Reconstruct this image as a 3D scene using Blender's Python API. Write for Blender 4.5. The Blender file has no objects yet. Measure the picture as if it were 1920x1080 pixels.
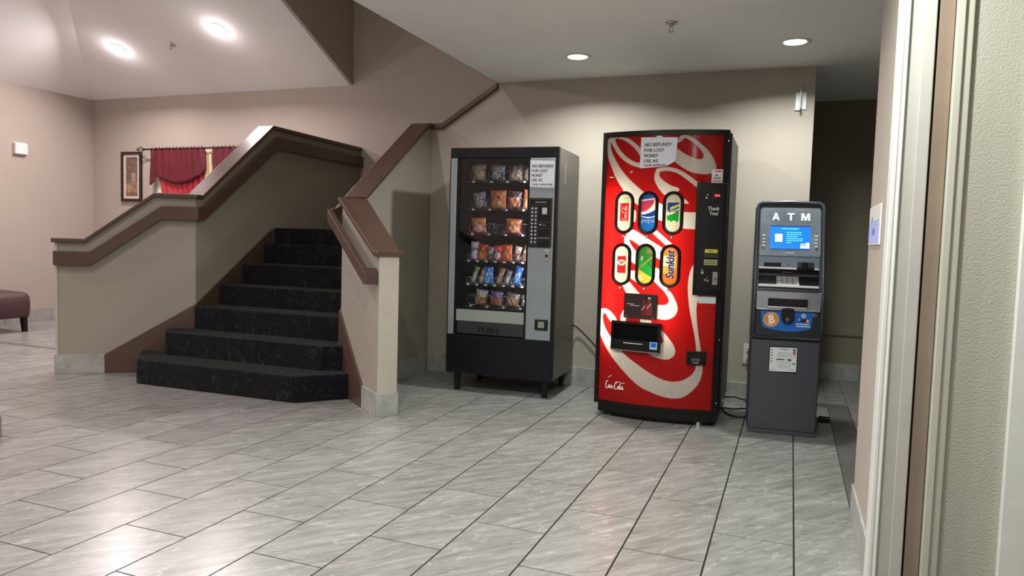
import bpy, bmesh, math, random
import numpy as np
from mathutils import Vector, Matrix

SC = bpy.context.scene
COL = SC.collection
rnd = random.Random(7)

# ------------------------------------------------------------------ camera
EYE = 1.16
YAW, PITCH, ROLL = math.radians(-20.952), math.radians(3.6716), math.radians(1.6867)
FPX = 1360.8
_f = Vector((math.sin(YAW), math.cos(YAW), 0)); _r = Vector((math.cos(YAW), -math.sin(YAW), 0)); _u = Vector((0, 0, 1))
_fw = _f*math.cos(PITCH) - _u*math.sin(PITCH); _up = _u*math.cos(PITCH) + _f*math.sin(PITCH)
_rt = _r*math.cos(ROLL) + _up*math.sin(ROLL); _up2 = _up*math.cos(ROLL) - _r*math.sin(ROLL)
cam = bpy.data.cameras.new('camera'); cam.sensor_width = 36.0; cam.lens = 36.0*FPX/1920.0; cam.clip_start = 0.02
cam_o = bpy.data.objects.new('camera', cam); COL.objects.link(cam_o)
M3 = Matrix((_rt, _up2, -_fw)).transposed()
cam_o.matrix_world = Matrix.Translation((0, 0, EYE)) @ M3.to_4x4()
SC.camera = cam_o

# ------------------------------------------------------------------ world, view
w = bpy.data.worlds.new('world'); SC.world = w; w.use_nodes = True
w.node_tree.nodes['Background'].inputs[0].default_value = (0.5, 0.5, 0.52, 1)
w.node_tree.nodes['Background'].inputs[1].default_value = 0.02
SC.view_settings.view_transform = 'Standard'; SC.view_settings.look = 'None'
SC.view_settings.gamma = 1.0; SC.view_settings.use_curve_mapping = False
SC.view_settings.exposure = 0.22
POWER_LOBBY = 29.0       # each recessed light of the flat lobby ceiling
POWER_VAULT = 46.0       # each recessed light of the sloped ceiling
COLOR_LOBBY = (0.965, 1.0, 0.95)
COLOR_VAULT = (1.0, 0.85, 0.875)

# ------------------------------------------------------------------ helpers
def lin(c):
    return tuple((v/12.92 if v <= 0.04045 else ((v+0.055)/1.055)**2.4) for v in (c[0]/255., c[1]/255., c[2]/255.))

def mat(name, rgb=(128, 128, 128), rough=0.5, metal=0.0, spec=0.5, emit=None, es=0.0, coat=0.0, noise=0.0, nscale=20.0, bump=0.0, bscale=60.0, attr=False):
    m = bpy.data.materials.new(name); m.use_nodes = True
    nt = m.node_tree; b = nt.nodes['Principled BSDF']
    c = lin(rgb)
    b.inputs['Base Color'].default_value = (*c, 1); b.inputs['Roughness'].default_value = rough
    b.inputs['Metallic'].default_value = metal; b.inputs['Specular IOR Level'].default_value = spec
    b.inputs['Coat Weight'].default_value = coat
    if emit is not None:
        b.inputs['Emission Color'].default_value = (*lin(emit), 1); b.inputs['Emission Strength'].default_value = es
    tc = None
    if noise or bump:
        tc = nt.nodes.new('ShaderNodeTexCoord')
    if attr:
        a = nt.nodes.new('ShaderNodeVertexColor'); a.layer_name = 'print'
        nt.links.new(a.outputs['Color'], b.inputs['Base Color'])
        if es and emit is None:
            nt.links.new(a.outputs['Color'], b.inputs['Emission Color']); b.inputs['Emission Strength'].default_value = es
    elif noise:
        n = nt.nodes.new('ShaderNodeTexNoise'); n.inputs['Scale'].default_value = nscale; n.inputs['Detail'].default_value = 5
        nt.links.new(tc.outputs['Object'], n.inputs['Vector'])
        r = nt.nodes.new('ShaderNodeValToRGB')
        r.color_ramp.elements[0].position = 0.3; r.color_ramp.elements[1].position = 0.7
        r.color_ramp.elements[0].color = (*[v*(1-noise) for v in c], 1); r.color_ramp.elements[1].color = (*[min(1, v*(1+noise)) for v in c], 1)
        nt.links.new(n.outputs['Fac'], r.inputs['Fac']); nt.links.new(r.outputs['Color'], b.inputs['Base Color'])
    if bump:
        n2 = nt.nodes.new('ShaderNodeTexNoise'); n2.inputs['Scale'].default_value = bscale; n2.inputs['Detail'].default_value = 3
        nt.links.new(tc.outputs['Object'], n2.inputs['Vector'])
        bp = nt.nodes.new('ShaderNodeBump'); bp.inputs['Strength'].default_value = bump; bp.inputs['Distance'].default_value = 0.01
        nt.links.new(n2.outputs['Fac'], bp.inputs['Height']); nt.links.new(bp.outputs['Normal'], b.inputs['Normal'])
    return m

class MB:
    """collects geometry for one mesh object"""
    def __init__(s): s.v = []; s.f = []
    def add(s, verts, faces):
        o = len(s.v); s.v += [tuple(p) for p in verts]; s.f += [tuple(i+o for i in f) for f in faces]; return s
    def box(s, x0, x1, y0, y1, z0, z1):
        v = [(x0, y0, z0), (x1, y0, z0), (x1, y1, z0), (x0, y1, z0), (x0, y0, z1), (x1, y0, z1), (x1, y1, z1), (x0, y1, z1)]
        return s.add(v, [(0, 3, 2, 1), (4, 5, 6, 7), (0, 1, 5, 4), (1, 2, 6, 5), (2, 3, 7, 6), (3, 0, 4, 7)])
    def prism(s, poly, fn, a, b):
        """poly: 2D points, fn(p, t) -> 3D"""
        n = len(poly); v = [fn(p, a) for p in poly] + [fn(p, b) for p in poly]
        f = [tuple(range(n)), tuple(range(2*n-1, n-1, -1))] + [(i, i+n, (i+1) % n+n, (i+1) % n) for i in range(n)]
        return s.add(v, f)
    def cyl(s, p0, p1, r0, r1=None, n=16, caps=True):
        r1 = r0 if r1 is None else r1
        p0 = Vector(p0); p1 = Vector(p1); d = (p1-p0).normalized()
        a = d.orthogonal().normalized(); b = d.cross(a)
        v = []
        for p, r in ((p0, r0), (p1, r1)):
            for i in range(n):
                t = 2*math.pi*i/n; v.append(p + a*math.cos(t)*r + b*math.sin(t)*r)
        f = [(i, (i+1) % n, (i+1) % n+n, i+n) for i in range(n)]
        if caps: f += [tuple(range(n-1, -1, -1)), tuple(range(n, 2*n))]
        return s.add(v, f)
    def tube(s, pts, r, n=6, closed=False):
        pts = [Vector(p) for p in pts]; m = len(pts); v = []; ref = None
        for i, p in enumerate(pts):
            d = (pts[min(i+1, m-1)] - pts[max(i-1, 0)]).normalized()
            a = d.orthogonal().normalized() if ref is None else (ref - d*ref.dot(d)).normalized()
            ref = a; b = d.cross(a)
            for k in range(n):
                t = 2*math.pi*k/n; v.append(p + a*math.cos(t)*r + b*math.sin(t)*r)
        f = []
        for i in range(m-1):
            for k in range(n):
                f.append((i*n+k, i*n+(k+1) % n, (i+1)*n+(k+1) % n, (i+1)*n+k))
        f += [tuple(range(n-1, -1, -1)), tuple(range((m-1)*n, m*n))]
        return s.add(v, f)
    def lathe(s, prof, c=(0, 0, 0), n=24):
        """prof: (radius, z) pairs, around z"""
        v = []; f = []; m = len(prof)
        for r, z in prof:
            for i in range(n):
                t = 2*math.pi*i/n; v.append((c[0]+r*math.cos(t), c[1]+r*math.sin(t), c[2]+z))
        for j in range(m-1):
            for i in range(n): f.append((j*n+i, j*n+(i+1) % n, (j+1)*n+(i+1) % n, (j+1)*n+i))
        f += [tuple(range(n-1, -1, -1)), tuple(range((m-1)*n, m*n))]
        return s.add(v, f)
    def strip(s, plan, zb, zt, o0, o1):
        """wall-like strip along plan polyline; o0,o1 offsets to the right-hand side of travel, mitred"""
        n = len(plan); P = [Vector((p[0], p[1])) for p in plan]; nor = []
        for i in range(n-1):
            d = (P[i+1]-P[i]).normalized(); nor.append(Vector((d.y, -d.x)))
        mit = []
        for i in range(n):
            if i == 0: mit.append(nor[0])
            elif i == n-1: mit.append(nor[-1])
            else:
                m = nor[i-1]+nor[i]; m.normalize(); mit.append(m/max(0.3, m.dot(nor[i])))
        v = []
        for i in range(n):
            for o, z in ((o0, zb[i]), (o1, zb[i]), (o1, zt[i]), (o0, zt[i])):
                q = P[i]+mit[i]*o; v.append((q.x, q.y, z))
        f = [(0, 1, 2, 3), tuple((n-1)*4+k for k in (3, 2, 1, 0))]
        for i in range(n-1):
            for k in range(4):
                f.append((i*4+k, i*4+4+k, i*4+4+(k+1) % 4, i*4+(k+1) % 4))
        return s.add(v, f)
    def mesh(s, name, bevel=0.0, seg=2, smooth=False):
        me = bpy.data.meshes.new(name); me.from_pydata(s.v, [], s.f)
        bm = bmesh.new(); bm.from_mesh(me)
        bmesh.ops.recalc_face_normals(bm, faces=bm.faces)
        if bevel:
            bmesh.ops.remove_doubles(bm, verts=bm.verts, dist=1e-5)
            ed = [e for e in bm.edges if len(e.link_faces) == 2 and e.calc_face_angle(0) > 0.5]
            bmesh.ops.bevel(bm, geom=ed, offset=bevel, segments=seg, profile=0.5, affect='EDGES', clamp_overlap=True)
        bm.to_mesh(me); bm.free()
        if smooth:
            for p in me.polygons: p.use_smooth = True
        return me
    def build(s, name, m, parent=None, bevel=0.0, seg=2, smooth=False, loc=None):
        return obj(name, s.mesh(name, bevel, seg, smooth), m, parent, loc)

def obj(name, me, m=None, parent=None, loc=None):
    o = bpy.data.objects.new(name, me); COL.objects.link(o)
    if m is not None and me is not None and not me.materials: me.materials.append(m)
    if parent is not None: o.parent = parent
    if loc is not None: o.location = loc
    return o

def tag(o, label=None, cat=None, group=None, kind=None):
    if label: o['label'] = label
    if cat: o['category'] = cat
    if group: o['group'] = group
    if kind: o['kind'] = kind
    return o

def empty(name, loc=(0, 0, 0), rz=0.0):
    o = bpy.data.objects.new(name, None); COL.objects.link(o); o.location = loc; o.rotation_euler = (0, 0, rz)
    o.empty_display_size = 0.1
    return o

def struct(name, mb, m, label, parent=None, bevel=0.0):
    o = mb.build(name, m, parent, bevel)
    if parent is None: tag(o, label, kind='structure')
    return o

def flat(name, poly, mapfn, m, parent, slices=None):
    """flat print: polygon in (u,z) laid on a surface through mapfn; cut into slices so that it follows a bulge"""
    bm = bmesh.new(); vs = [bm.verts.new((p[0], 0, p[1])) for p in poly]
    bm.faces.new(vs); return _flat_finish(bm, name, mapfn, m, parent, slices)

def _flat_finish(bm, name, mapfn, m, parent, slices):
    if slices:
        us = [v.co.x for v in bm.verts]
        for k in slices:
            if min(us) < k < max(us):
                bmesh.ops.bisect_plane(bm, geom=bm.verts[:]+bm.edges[:]+bm.faces[:], plane_co=(k, 0, 0), plane_no=(1, 0, 0))
    bmesh.ops.triangulate(bm, faces=bm.faces)
    for v in bm.verts: v.co = Vector(mapfn(v.co.x, v.co.z))
    me = bpy.data.meshes.new(name); bm.to_mesh(me); bm.free()
    return obj(name, me, m, parent)

_tc = {}
def text_flat(name, s, box, mapfn, m, parent, bold=0.0, rot=0, shear=0.0, slices=None, keep=False, fat=0.0):
    """lettering fitted into box (u0,z0,u1,z1) and laid flat on a surface"""
    key = (s, bold, shear)
    if key not in _tc:
        cu = bpy.data.curves.new('lettering', 'FONT'); cu.body = s; cu.offset = bold; cu.shear = shear; cu.resolution_u = 3
        to = bpy.data.objects.new('lettering', cu); COL.objects.link(to)
        bpy.context.view_layer.update()
        me = bpy.data.meshes.new_from_object(to.evaluated_get(bpy.context.evaluated_depsgraph_get()))
        V = [(v.co.x, v.co.y) for v in me.vertices]; Fc = [tuple(p.vertices) for p in me.polygons]
        bpy.data.objects.remove(to); bpy.data.curves.remove(cu); bpy.data.meshes.remove(me)
        _tc[key] = (V, Fc)
    V, Fc = _tc[key]
    if rot == 90: V = [(-y, x) for x, y in V]
    elif rot == -90: V = [(y, -x) for x, y in V]
    x0 = min(v[0] for v in V); x1 = max(v[0] for v in V); y0 = min(v[1] for v in V); y1 = max(v[1] for v in V)
    sx = (box[2]-box[0])/(x1-x0); sy = (box[3]-box[1])/(y1-y0)
    if keep: sx = sy = min(sx, sy)
    bm = bmesh.new(); vs = [bm.verts.new((box[0]+(x-x0)*sx, 0, box[1]+(y-y0)*sy)) for x, y in V]
    for f in Fc:
        try: bm.faces.new([vs[i] for i in f])
        except ValueError: pass
    if fat:   # heavier strokes: the same letters laid again a hair to each side
        src = [(v.co.x, v.co.z) for v in bm.verts]
        for k, (du, dz_) in enumerate(((fat, 0), (-fat, 0), (0, fat*0.6))):
            w2 = [bm.verts.new((x+du, 0, z+dz_)) for x, z in src]
            for f in Fc:
                try: bm.faces.new([w2[i] for i in f])
                except ValueError: pass
    return _flat_finish(bm, name, mapfn, m, parent, slices)

def inpoly(U, Z, poly):
    ins = np.zeros(U.shape, bool); n = len(poly); j = n-1
    for i in range(n):
        xi, yi = poly[i]; xj, yj = poly[j]
        if yi != yj:
            c = ((yi > Z) != (yj > Z)) & (U < (xj-xi)*(Z-yi)/(yj-yi)+xi); ins ^= c
        j = i
    return ins

def print_grid(name, u0, u1, z0, z1, step, colfn, mapfn, m, parent, keepfn=None):
    """printed sheet: fine grid with a colour per vertex"""
    nu = max(2, int(round((u1-u0)/step))); nz = max(2, int(round((z1-z0)/step)))
    us = np.linspace(u0, u1, nu+1); zs = np.linspace(z0, z1, nz+1)
    U, Z = np.meshgrid(us, zs); C = colfn(U.ravel(), Z.ravel())
    co = [mapfn(a, b) for a, b in zip(U.ravel(), Z.ravel())]
    i = np.arange(nu)[None, :] + (np.arange(nz)*(nu+1))[:, None]; i = i.ravel()
    if keepfn is not None:
        cu = (us[:-1]+us[1:])/2; cz = (zs[:-1]+zs[1:])/2; CU, CZ = np.meshgrid(cu, cz)
        i = i[keepfn(CU.ravel(), CZ.ravel())]
    F = np.stack([i, i+1, i+nu+2, i+nu+1], 1)
    me = bpy.data.meshes.new(name); me.from_pydata(co, [], F.tolist())
    ca = me.color_attributes.new('print', 'FLOAT_COLOR', 'POINT')
    rgba = np.ones((len(co), 4), np.float32); rgba[:, :3] = C
    ca.data.foreach_set('color', rgba.ravel())
    return obj(name, me, m, parent)

def stadium(U, Z, cu, cz, hw, hh):
    dz = np.maximum(np.abs(Z-cz)-(hh-hw), 0); return (U-cu)**2+dz**2 < hw*hw

def stadium_pts(cu, cz, hw, hh, n=14):
    p = []
    for k in range(n+1):
        t = math.pi*k/n; p.append((cu+hw*math.cos(t), cz+(hh-hw)+hw*math.sin(t)))
    for k in range(n+1):
        t = math.pi+math.pi*k/n; p.append((cu+hw*math.cos(t), cz-(hh-hw)+hw*math.sin(t)))
    return p

# ------------------------------------------------------------------ materials
def tile_material(name, c0, c1, cv, rough=0.22, streak=(3.0, 15.0, 6.0)):
    m = bpy.data.materials.new(name); m.use_nodes = True; nt = m.node_tree; L = nt.links; b = nt.nodes['Principled BSDF']
    tc = nt.nodes.new('ShaderNodeTexCoord'); oi = nt.nodes.new('ShaderNodeObjectInfo')
    mul = nt.nodes.new('ShaderNodeMath'); mul.operation = 'MULTIPLY'; mul.inputs[1].default_value = 61.0
    L.new(oi.outputs['Random'], mul.inputs[0])
    add = nt.nodes.new('ShaderNodeVectorMath'); add.operation = 'ADD'
    L.new(tc.outputs['Object'], add.inputs[0]); L.new(mul.outputs[0], add.inputs[1])
    mr0 = nt.nodes.new('ShaderNodeMapping'); mr0.inputs['Rotation'].default_value = (0, 0, math.radians(-50)); L.new(add.outputs[0], mr0.inputs['Vector'])
    mp = nt.nodes.new('ShaderNodeMapping'); mp.inputs['Scale'].default_value = streak; L.new(mr0.outputs[0], mp.inputs['Vector'])
    mp2 = nt.nodes.new('ShaderNodeMapping'); mp2.inputs['Scale'].default_value = (2.4, 13.0, 5.0); L.new(mr0.outputs[0], mp2.inputs['Vector'])
    n1 = nt.nodes.new('ShaderNodeTexNoise'); n1.inputs['Scale'].default_value = 1.6; n1.inputs['Detail'].default_value = 8; n1.inputs['Roughness'].default_value = 0.74; n1.inputs['Distortion'].default_value = 0.35
    L.new(mp.outputs[0], n1.inputs['Vector'])
    r1 = nt.nodes.new('ShaderNodeValToRGB'); r1.color_ramp.elements[0].position = 0.36; r1.color_ramp.elements[1].position = 0.66
    r1.color_ramp.elements[0].color = (*lin(c0), 1); r1.color_ramp.elements[1].color = (*lin(c1), 1)
    L.new(n1.outputs['Fac'], r1.inputs['Fac'])
    # thin pale veins where a distorted noise crosses its middle value
    n2 = nt.nodes.new('ShaderNodeTexNoise'); n2.inputs['Scale'].default_value = 0.9; n2.inputs['Detail'].default_value = 6; n2.inputs['Distortion'].default_value = 0.25
    L.new(mp2.outputs[0], n2.inputs['Vector'])
    sub = nt.nodes.new('ShaderNodeMath'); sub.operation = 'SUBTRACT'; sub.inputs[1].default_value = 0.5; L.new(n2.outputs['Fac'], sub.inputs[0])
    ab = nt.nodes.new('ShaderNodeMath'); ab.operation = 'ABSOLUTE'; L.new(sub.outputs[0], ab.inputs[0])
    r2 = nt.nodes.new('ShaderNodeValToRGB'); r2.color_ramp.elements[0].position = 0.0; r2.color_ramp.elements[1].position = 0.011
    r2.color_ramp.elements[0].color = (0.42, 0.42, 0.42, 1); r2.color_ramp.elements[1].color = (0, 0, 0, 1)
    L.new(ab.outputs[0], r2.inputs['Fac'])
    mx = nt.nodes.new('ShaderNodeMix'); mx.data_type = 'RGBA'; mx.inputs['B'].default_value = (*lin(cv), 1)
    L.new(r2.outputs['Color'], mx.inputs['Factor']); L.new(r1.outputs['Color'], mx.inputs['A'])
    # each tile a little lighter or darker
    hs = nt.nodes.new('ShaderNodeHueSaturation'); mr = nt.nodes.new('ShaderNodeMapRange')
    mr.inputs['To Min'].default_value = 0.93; mr.inputs['To Max'].default_value = 1.06
    L.new(oi.outputs['Random'], mr.inputs['Value']); L.new(mr.outputs[0], hs.inputs['Value']); L.new(mx.outputs['Result'], hs.inputs['Color'])
    L.new(hs.outputs[0], b.inputs['Base Color'])
    b.inputs['Roughness'].default_value = rough; b.inputs['Specular IOR Level'].default_value = 0.42
    bp = nt.nodes.new('ShaderNodeBump'); bp.inputs['Strength'].default_value = 0.12; bp.inputs['Distance'].default_value = 0.004
    L.new(n1.outputs['Fac'], bp.inputs['Height']); L.new(bp.outputs['Normal'], b.inputs['Normal'])
    return m

def carpet_material():
    m = bpy.data.materials.new('black_carpet'); m.use_nodes = True; nt = m.node_tree; L = nt.links; b = nt.nodes['Principled BSDF']
    tc = nt.nodes.new('ShaderNodeTexCoord')
    mp = nt.nodes.new('ShaderNodeMapping'); mp.inputs['Scale'].default_value = (7, 7, 4.5); L.new(tc.outputs['Object'], mp.inputs['Vector'])
    n = nt.nodes.new('ShaderNodeTexNoise'); n.inputs['Scale'].default_value = 1.0; n.inputs['Detail'].default_value = 2; n.inputs['Distortion'].default_value = 1.4
    L.new(mp.outputs[0], n.inputs['Vector'])
    sub = nt.nodes.new('ShaderNodeMath'); sub.operation = 'SUBTRACT'; sub.inputs[1].default_value = 0.5; L.new(n.outputs['Fac'], sub.inputs[0])
    ab = nt.nodes.new('ShaderNodeMath'); ab.operation = 'ABSOLUTE'; L.new(sub.outputs[0], ab.inputs[0])
    r = nt.nodes.new('ShaderNodeValToRGB'); r.color_ramp.elements[0].position = 0.0; r.color_ramp.elements[1].position = 0.022
    r.color_ramp.elements[0].color = (*lin((58, 57, 60)), 1); r.color_ramp.elements[1].color = (*lin((22, 21, 25)), 1)
    L.new(ab.outputs[0], r.inputs['Fac'])
    n3 = nt.nodes.new('ShaderNodeTexNoise'); n3.inputs['Scale'].default_value = 2.5; n3.inputs['Detail'].default_value = 3; L.new(tc.outputs['Object'], n3.inputs['Vector'])
    mx = nt.nodes.new('ShaderNodeMix'); mx.data_type = 'RGBA'; mx.inputs['A'].default_value = (*lin((20, 19, 23)), 1)
    L.new(n3.outputs['Fac'], mx.inputs['Factor']); L.new(r.outputs['Color'], mx.inputs['B'])
    L.new(mx.outputs['Result'], b.inputs['Base Color'])
    b.inputs['Roughness'].default_value = 0.95; b.inputs['Specular IOR Level'].default_value = 0.1
    b.inputs['Sheen Weight'].default_value = 0.06
    f = nt.nodes.new('ShaderNodeTexNoise'); f.inputs['Scale'].default_value = 260; L.new(tc.outputs['Object'], f.inputs['Vector'])
    bp = nt.nodes.new('ShaderNodeBump'); bp.inputs['Strength'].default_value = 0.5; bp.inputs['Distance'].default_value = 0.006
    L.new(f.outputs['Fac'], bp.inputs['Height']); L.new(bp.outputs['Normal'], b.inputs['Normal'])
    return m

def wall_material(name, rgb, bump=0.12, scale=220, rough=0.75):
    return mat(name, rgb, rough, noise=0.035, nscale=1.3, bump=bump, bscale=scale, spec=0.3)

def glass_material():
    m = bpy.data.materials.new('pane_glass'); m.use_nodes = True; nt = m.node_tree; L = nt.links
    for n in list(nt.nodes):
        if n.type == 'BSDF_PRINCIPLED': nt.nodes.remove(n)
    out = [n for n in nt.nodes if n.type == 'OUTPUT_MATERIAL'][0]
    t = nt.nodes.new('ShaderNodeBsdfTransparent'); t.inputs[0].default_value = (0.94, 0.95, 0.96, 1)
    g = nt.nodes.new('ShaderNodeBsdfGlossy'); g.inputs['Roughness'].default_value = 0.03
    fr = nt.nodes.new('ShaderNodeFresnel'); fr.inputs['IOR'].default_value = 1.45
    mx = nt.nodes.new('ShaderNodeMixShader')
    L.new(fr.outputs[0], mx.inputs[0]); L.new(t.outputs[0], mx.inputs[1]); L.new(g.outputs[0], mx.inputs[2]); L.new(mx.outputs[0], out.inputs['Surface'])
    return m

def backlit_material():
    """printed translucent sheet: the lamps behind it shine through"""
    m = bpy.data.materials.new('backlit_print'); m.use_nodes = True; nt = m.node_tree; L = nt.links
    out = [n for n in nt.nodes if n.type == 'OUTPUT_MATERIAL'][0]; b = nt.nodes['Principled BSDF']
    a = nt.nodes.new('ShaderNodeVertexColor'); a.layer_name = 'print'
    L.new(a.outputs['Color'], b.inputs['Base Color']); b.inputs['Roughness'].default_value = 0.12
    tr = nt.nodes.new('ShaderNodeBsdfTranslucent'); L.new(a.outputs['Color'], tr.inputs['Color'])
    mx = nt.nodes.new('ShaderNodeMixShader'); mx.inputs[0].default_value = 0.55
    L.new(b.outputs[0], mx.inputs[1]); L.new(tr.outputs[0], mx.inputs[2]); L.new(mx.outputs[0], out.inputs['Surface'])
    return m

T_FLOOR = tile_material('grey_stone_tile', (119, 119, 116), (156, 156, 152), (200, 200, 196), 0.27)
T_BASE = tile_material('grey_base_tile', (150, 151, 146), (181, 182, 177), (205, 205, 200), 0.3)
T_DARK = mat('dark_border_tile', (100, 98, 95), 0.4, noise=0.1, nscale=6)
GROUT = mat('dark_grout', (30, 29, 28), 0.9)
W_BEIGE = wall_material('beige_wall_paint', (180, 171, 159))
W_WING = wall_material('wing_wall_paint', (160, 154, 140))
W_SHADED = wall_material('shaded_beige_paint', (140, 133, 118))  # shade of the unlit passage put into its wall colour
W_POST = mat('cream_post_paint', (190, 183, 168), 0.55, noise=0.05, nscale=9)
W_TEX = wall_material('orange_peel_wall', (182, 178, 165), 0.28, 150)
CEIL = wall_material('white_ceiling_paint', (243, 243, 242), 0.05, 150, 0.85)
BROWN = mat('brown_trim_paint', (86, 67, 57), 0.34, noise=0.06, nscale=8)
BROWN_CAP = mat('dark_brown_cap_paint', (88, 69, 58), 0.3, noise=0.06, nscale=8)
CARPET = carpet_material()
WHITE = mat('white_plastic', (232, 232, 230), 0.4)
WHITE_TRIM = mat('white_trim_paint', (226, 226, 220), 0.45, noise=0.03, nscale=12)
GREY_TRIM = mat('grey_white_trim_paint', (186, 183, 175), 0.5, noise=0.03, nscale=9)
BLACK = mat('black_metal', (16, 16, 18), 0.42, spec=0.35)
BLACK_GLOSS = mat('black_gloss', (12, 12, 14), 0.2)
METAL = mat('chrome_metal', (190, 190, 192), 0.3, 0.9)
CABLE = mat('black_cable_rubber', (16, 16, 17), 0.6)
PAPER = mat('white_paper', (226, 230, 238), 0.8)
INK = mat('black_ink', (38, 38, 44), 0.8)
PRINT = mat('printed_colours', attr=True, rough=0.35)
GLASS = glass_material()

# ------------------------------------------------------------------ the setting
YF, XL, YB = 7.1, -8.76, 5.69       # far wall, left wall, back wall of the machine bay
ZC, ZV = 2.475, 2.866               # flat ceiling, springing of the sloped ceiling
XE = -2.35                          # left edge of the flat ceiling

def seen(x, y, z=0.0, pad=40):
    d = Vector((x, y, z-EYE)); q = (d.dot(_rt), -d.dot(_up2), d.dot(_fw))
    if q[2] < 0.2: return False
    px = 960+FPX*q[0]/q[2]; py = 540+FPX*q[1]/q[2]
    return -pad < px < 1920+pad and -pad < py < 1080+pad

# floor: grout bed, then every tile
floor = MB().box(XL-0.1, 2.1, -2.6, YF+0.1, -0.06, -0.0035).build('floor', GROUT)
tag(floor, 'grey stone tile floor with dark grout lines', kind='structure')
PX, PY = 0.3085, 0.6165
tmesh = MB().box(-PX/2+0.0036, PX/2-0.0036, -PY/2+0.0028, PY/2-0.0028, -0.008, 0.0).mesh('tile')
tmesh.materials.append(T_FLOOR)
rest = MB(); ntile = 0
def blocked(x, y):
    if -4.75 < x < -2.9 and y > 4.75: return True
    if x < -5.2 and False: return True
    if y > YB+0.35 and -5.0 < x < 0.0: return True
    if y > 4.9 and -6.4 < x < -4.6: return True
    return False
for k in range(-2, 29):
    xc = 0.066-(k+0.5)*PX
    y0 = 2.388 if k % 2 == 0 else 2.388-PY/2
    for j in range(-9, 9):
        yc = y0+(j+0.5)*PY
        ya, yb = yc-PY/2+0.0015, yc+PY/2-0.0015; xa, xb = xc-PX/2+0.0036, xc+PX/2-0.0036
        if k == -1: xb = 0.303
        if k == -2: continue
        if yb < -2.5 or ya > YF: continue
        near = any(seen(x, y) for x in (xa, xb) for y in (ya, yb)) or seen(xc, yc)
        if near and not blocked(xc, yc) and ntile < 300:
            if k == -1:
                o = MB().box(xa-xc, xb-xc, -PY/2+0.0015, PY/2-0.0015, -0.008, 0.0).build('tile', T_FLOOR, floor)
            else:
                o = obj('tile', tmesh, None, floor)
            o.location = (xc, yc, 0); ntile += 1
        else:
            rest.box(xa, xb, max(ya, -2.5), min(yb, YF), -0.008, 0.0)
for j in range(8):   # passage tiles beyond the dark border
    rest.box(0.452, 0.755, 2.75+j*0.6165, 2.75+j*0.6165+0.612, -0.008, 0.0); rest.box(0.76, 1.66, 2.6+j*0.6165, 2.6+j*0.6165+0.612, -0.008, 0.0)
rest.box(0.305, 0.449, 5.953, YF, -0.008, 0.0)
ro = rest.build('tile_field', T_FLOOR, floor); tag(ro, kind='stuff')
# dark border tiles
for j, (ya, yb) in enumerate(((3.05, 3.62), (3.624, 4.23), (4.234, 4.84), (4.844, 5.45), (5.454, 5.95))):
    MB().box(0.307, 0.447, ya, yb, -0.008, 0.0006).build('border_tile', T_DARK, floor)
MB().box(0.10, 0.4468, 5.80, 5.95, -0.0081, 0.0011).build('border_tile', T_DARK, floor)
# pale wood-look strip across the left part of the lobby floor
strip = MB().box(-8.7, -5.75, 4.885, 4.945, 0.0, 0.004).build('trim_1', mat('floor_strip', (112, 106, 104), 0.4))
tag(strip, 'thin grey-brown transition strip across the lobby floor beside the dark bench', kind='structure')

# back wall of the machine bay with the sloped cut-off at its left end
def prof(poly, fn, a, b): return MB().prism(poly, fn, a, b)
fy = lambda p, t: (p[0], t, p[1])
fx = lambda p, t: (t, p[0], p[1])
struct('wall_back', prof([(-3.088, 0), (0.1, 0), (0.1, 4.6), (-2.35, 4.6), (-2.35, ZC), (-2.37, ZC-0.03), (-2.86, 2.12), (-3.088, 2.12)], fy, YB, YB+0.11), W_BEIGE, 'beige painted wall behind the two vending machines')
struct('wall_far', MB().box(XL, 0.0, YF, YF+0.1, 0, 4.65), W_BEIGE, 'far beige wall with the framed picture and red curtain')
struct('wall_left', MB().box(XL-0.1, XL, -2.5, YF, 0, 3.1), W_BEIGE, 'left lobby wall with the white wall sensor')
struct('wall_passage_back', MB().box(0.0, 1.76, YF, YF+0.1, 0, 4.65), W_SHADED, 'beige wall at the end of the passage, its shade painted in')
struct('wall_passage', MB().box(0.0, 0.1, YB+0.11, YF, 0, 4.6), W_SHADED, 'side wall of the dark passage behind the cash machine')
struct('wall_passage_right', MB().box(1.66, 1.76, 2.72, YF, 0, 2.6), W_SHADED, 'right wall of the dark passage')
struct('wall_front', MB().box(XL, 2.0, -2.6, -2.5, 0, 4.65), W_BEIGE, 'lobby wall behind the viewer')
struct('wall_near_right', MB().box(2.0, 2.1, -2.6, 2.58, 0, 2.6), W_BEIGE, 'lobby wall to the right of the viewer')
# partition with the door frame at the right edge of the picture
struct('wall_right', MB().box(0.305, 0.386, 2.641, 3.44, 0, ZC), W_BEIGE, 'short beige wall return carrying the small display plate')
struct('ceiling', MB().box(XE, 2.1, -2.5, YB, ZC, ZC+0.06), CEIL, 'flat white ceiling with two round lights above the machines')
struct('ceiling_passage', MB().box(0.1, 1.76, YB, YF, ZC+0.012, ZC+0.06), CEIL, 'white ceiling of the dark passage')
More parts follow.
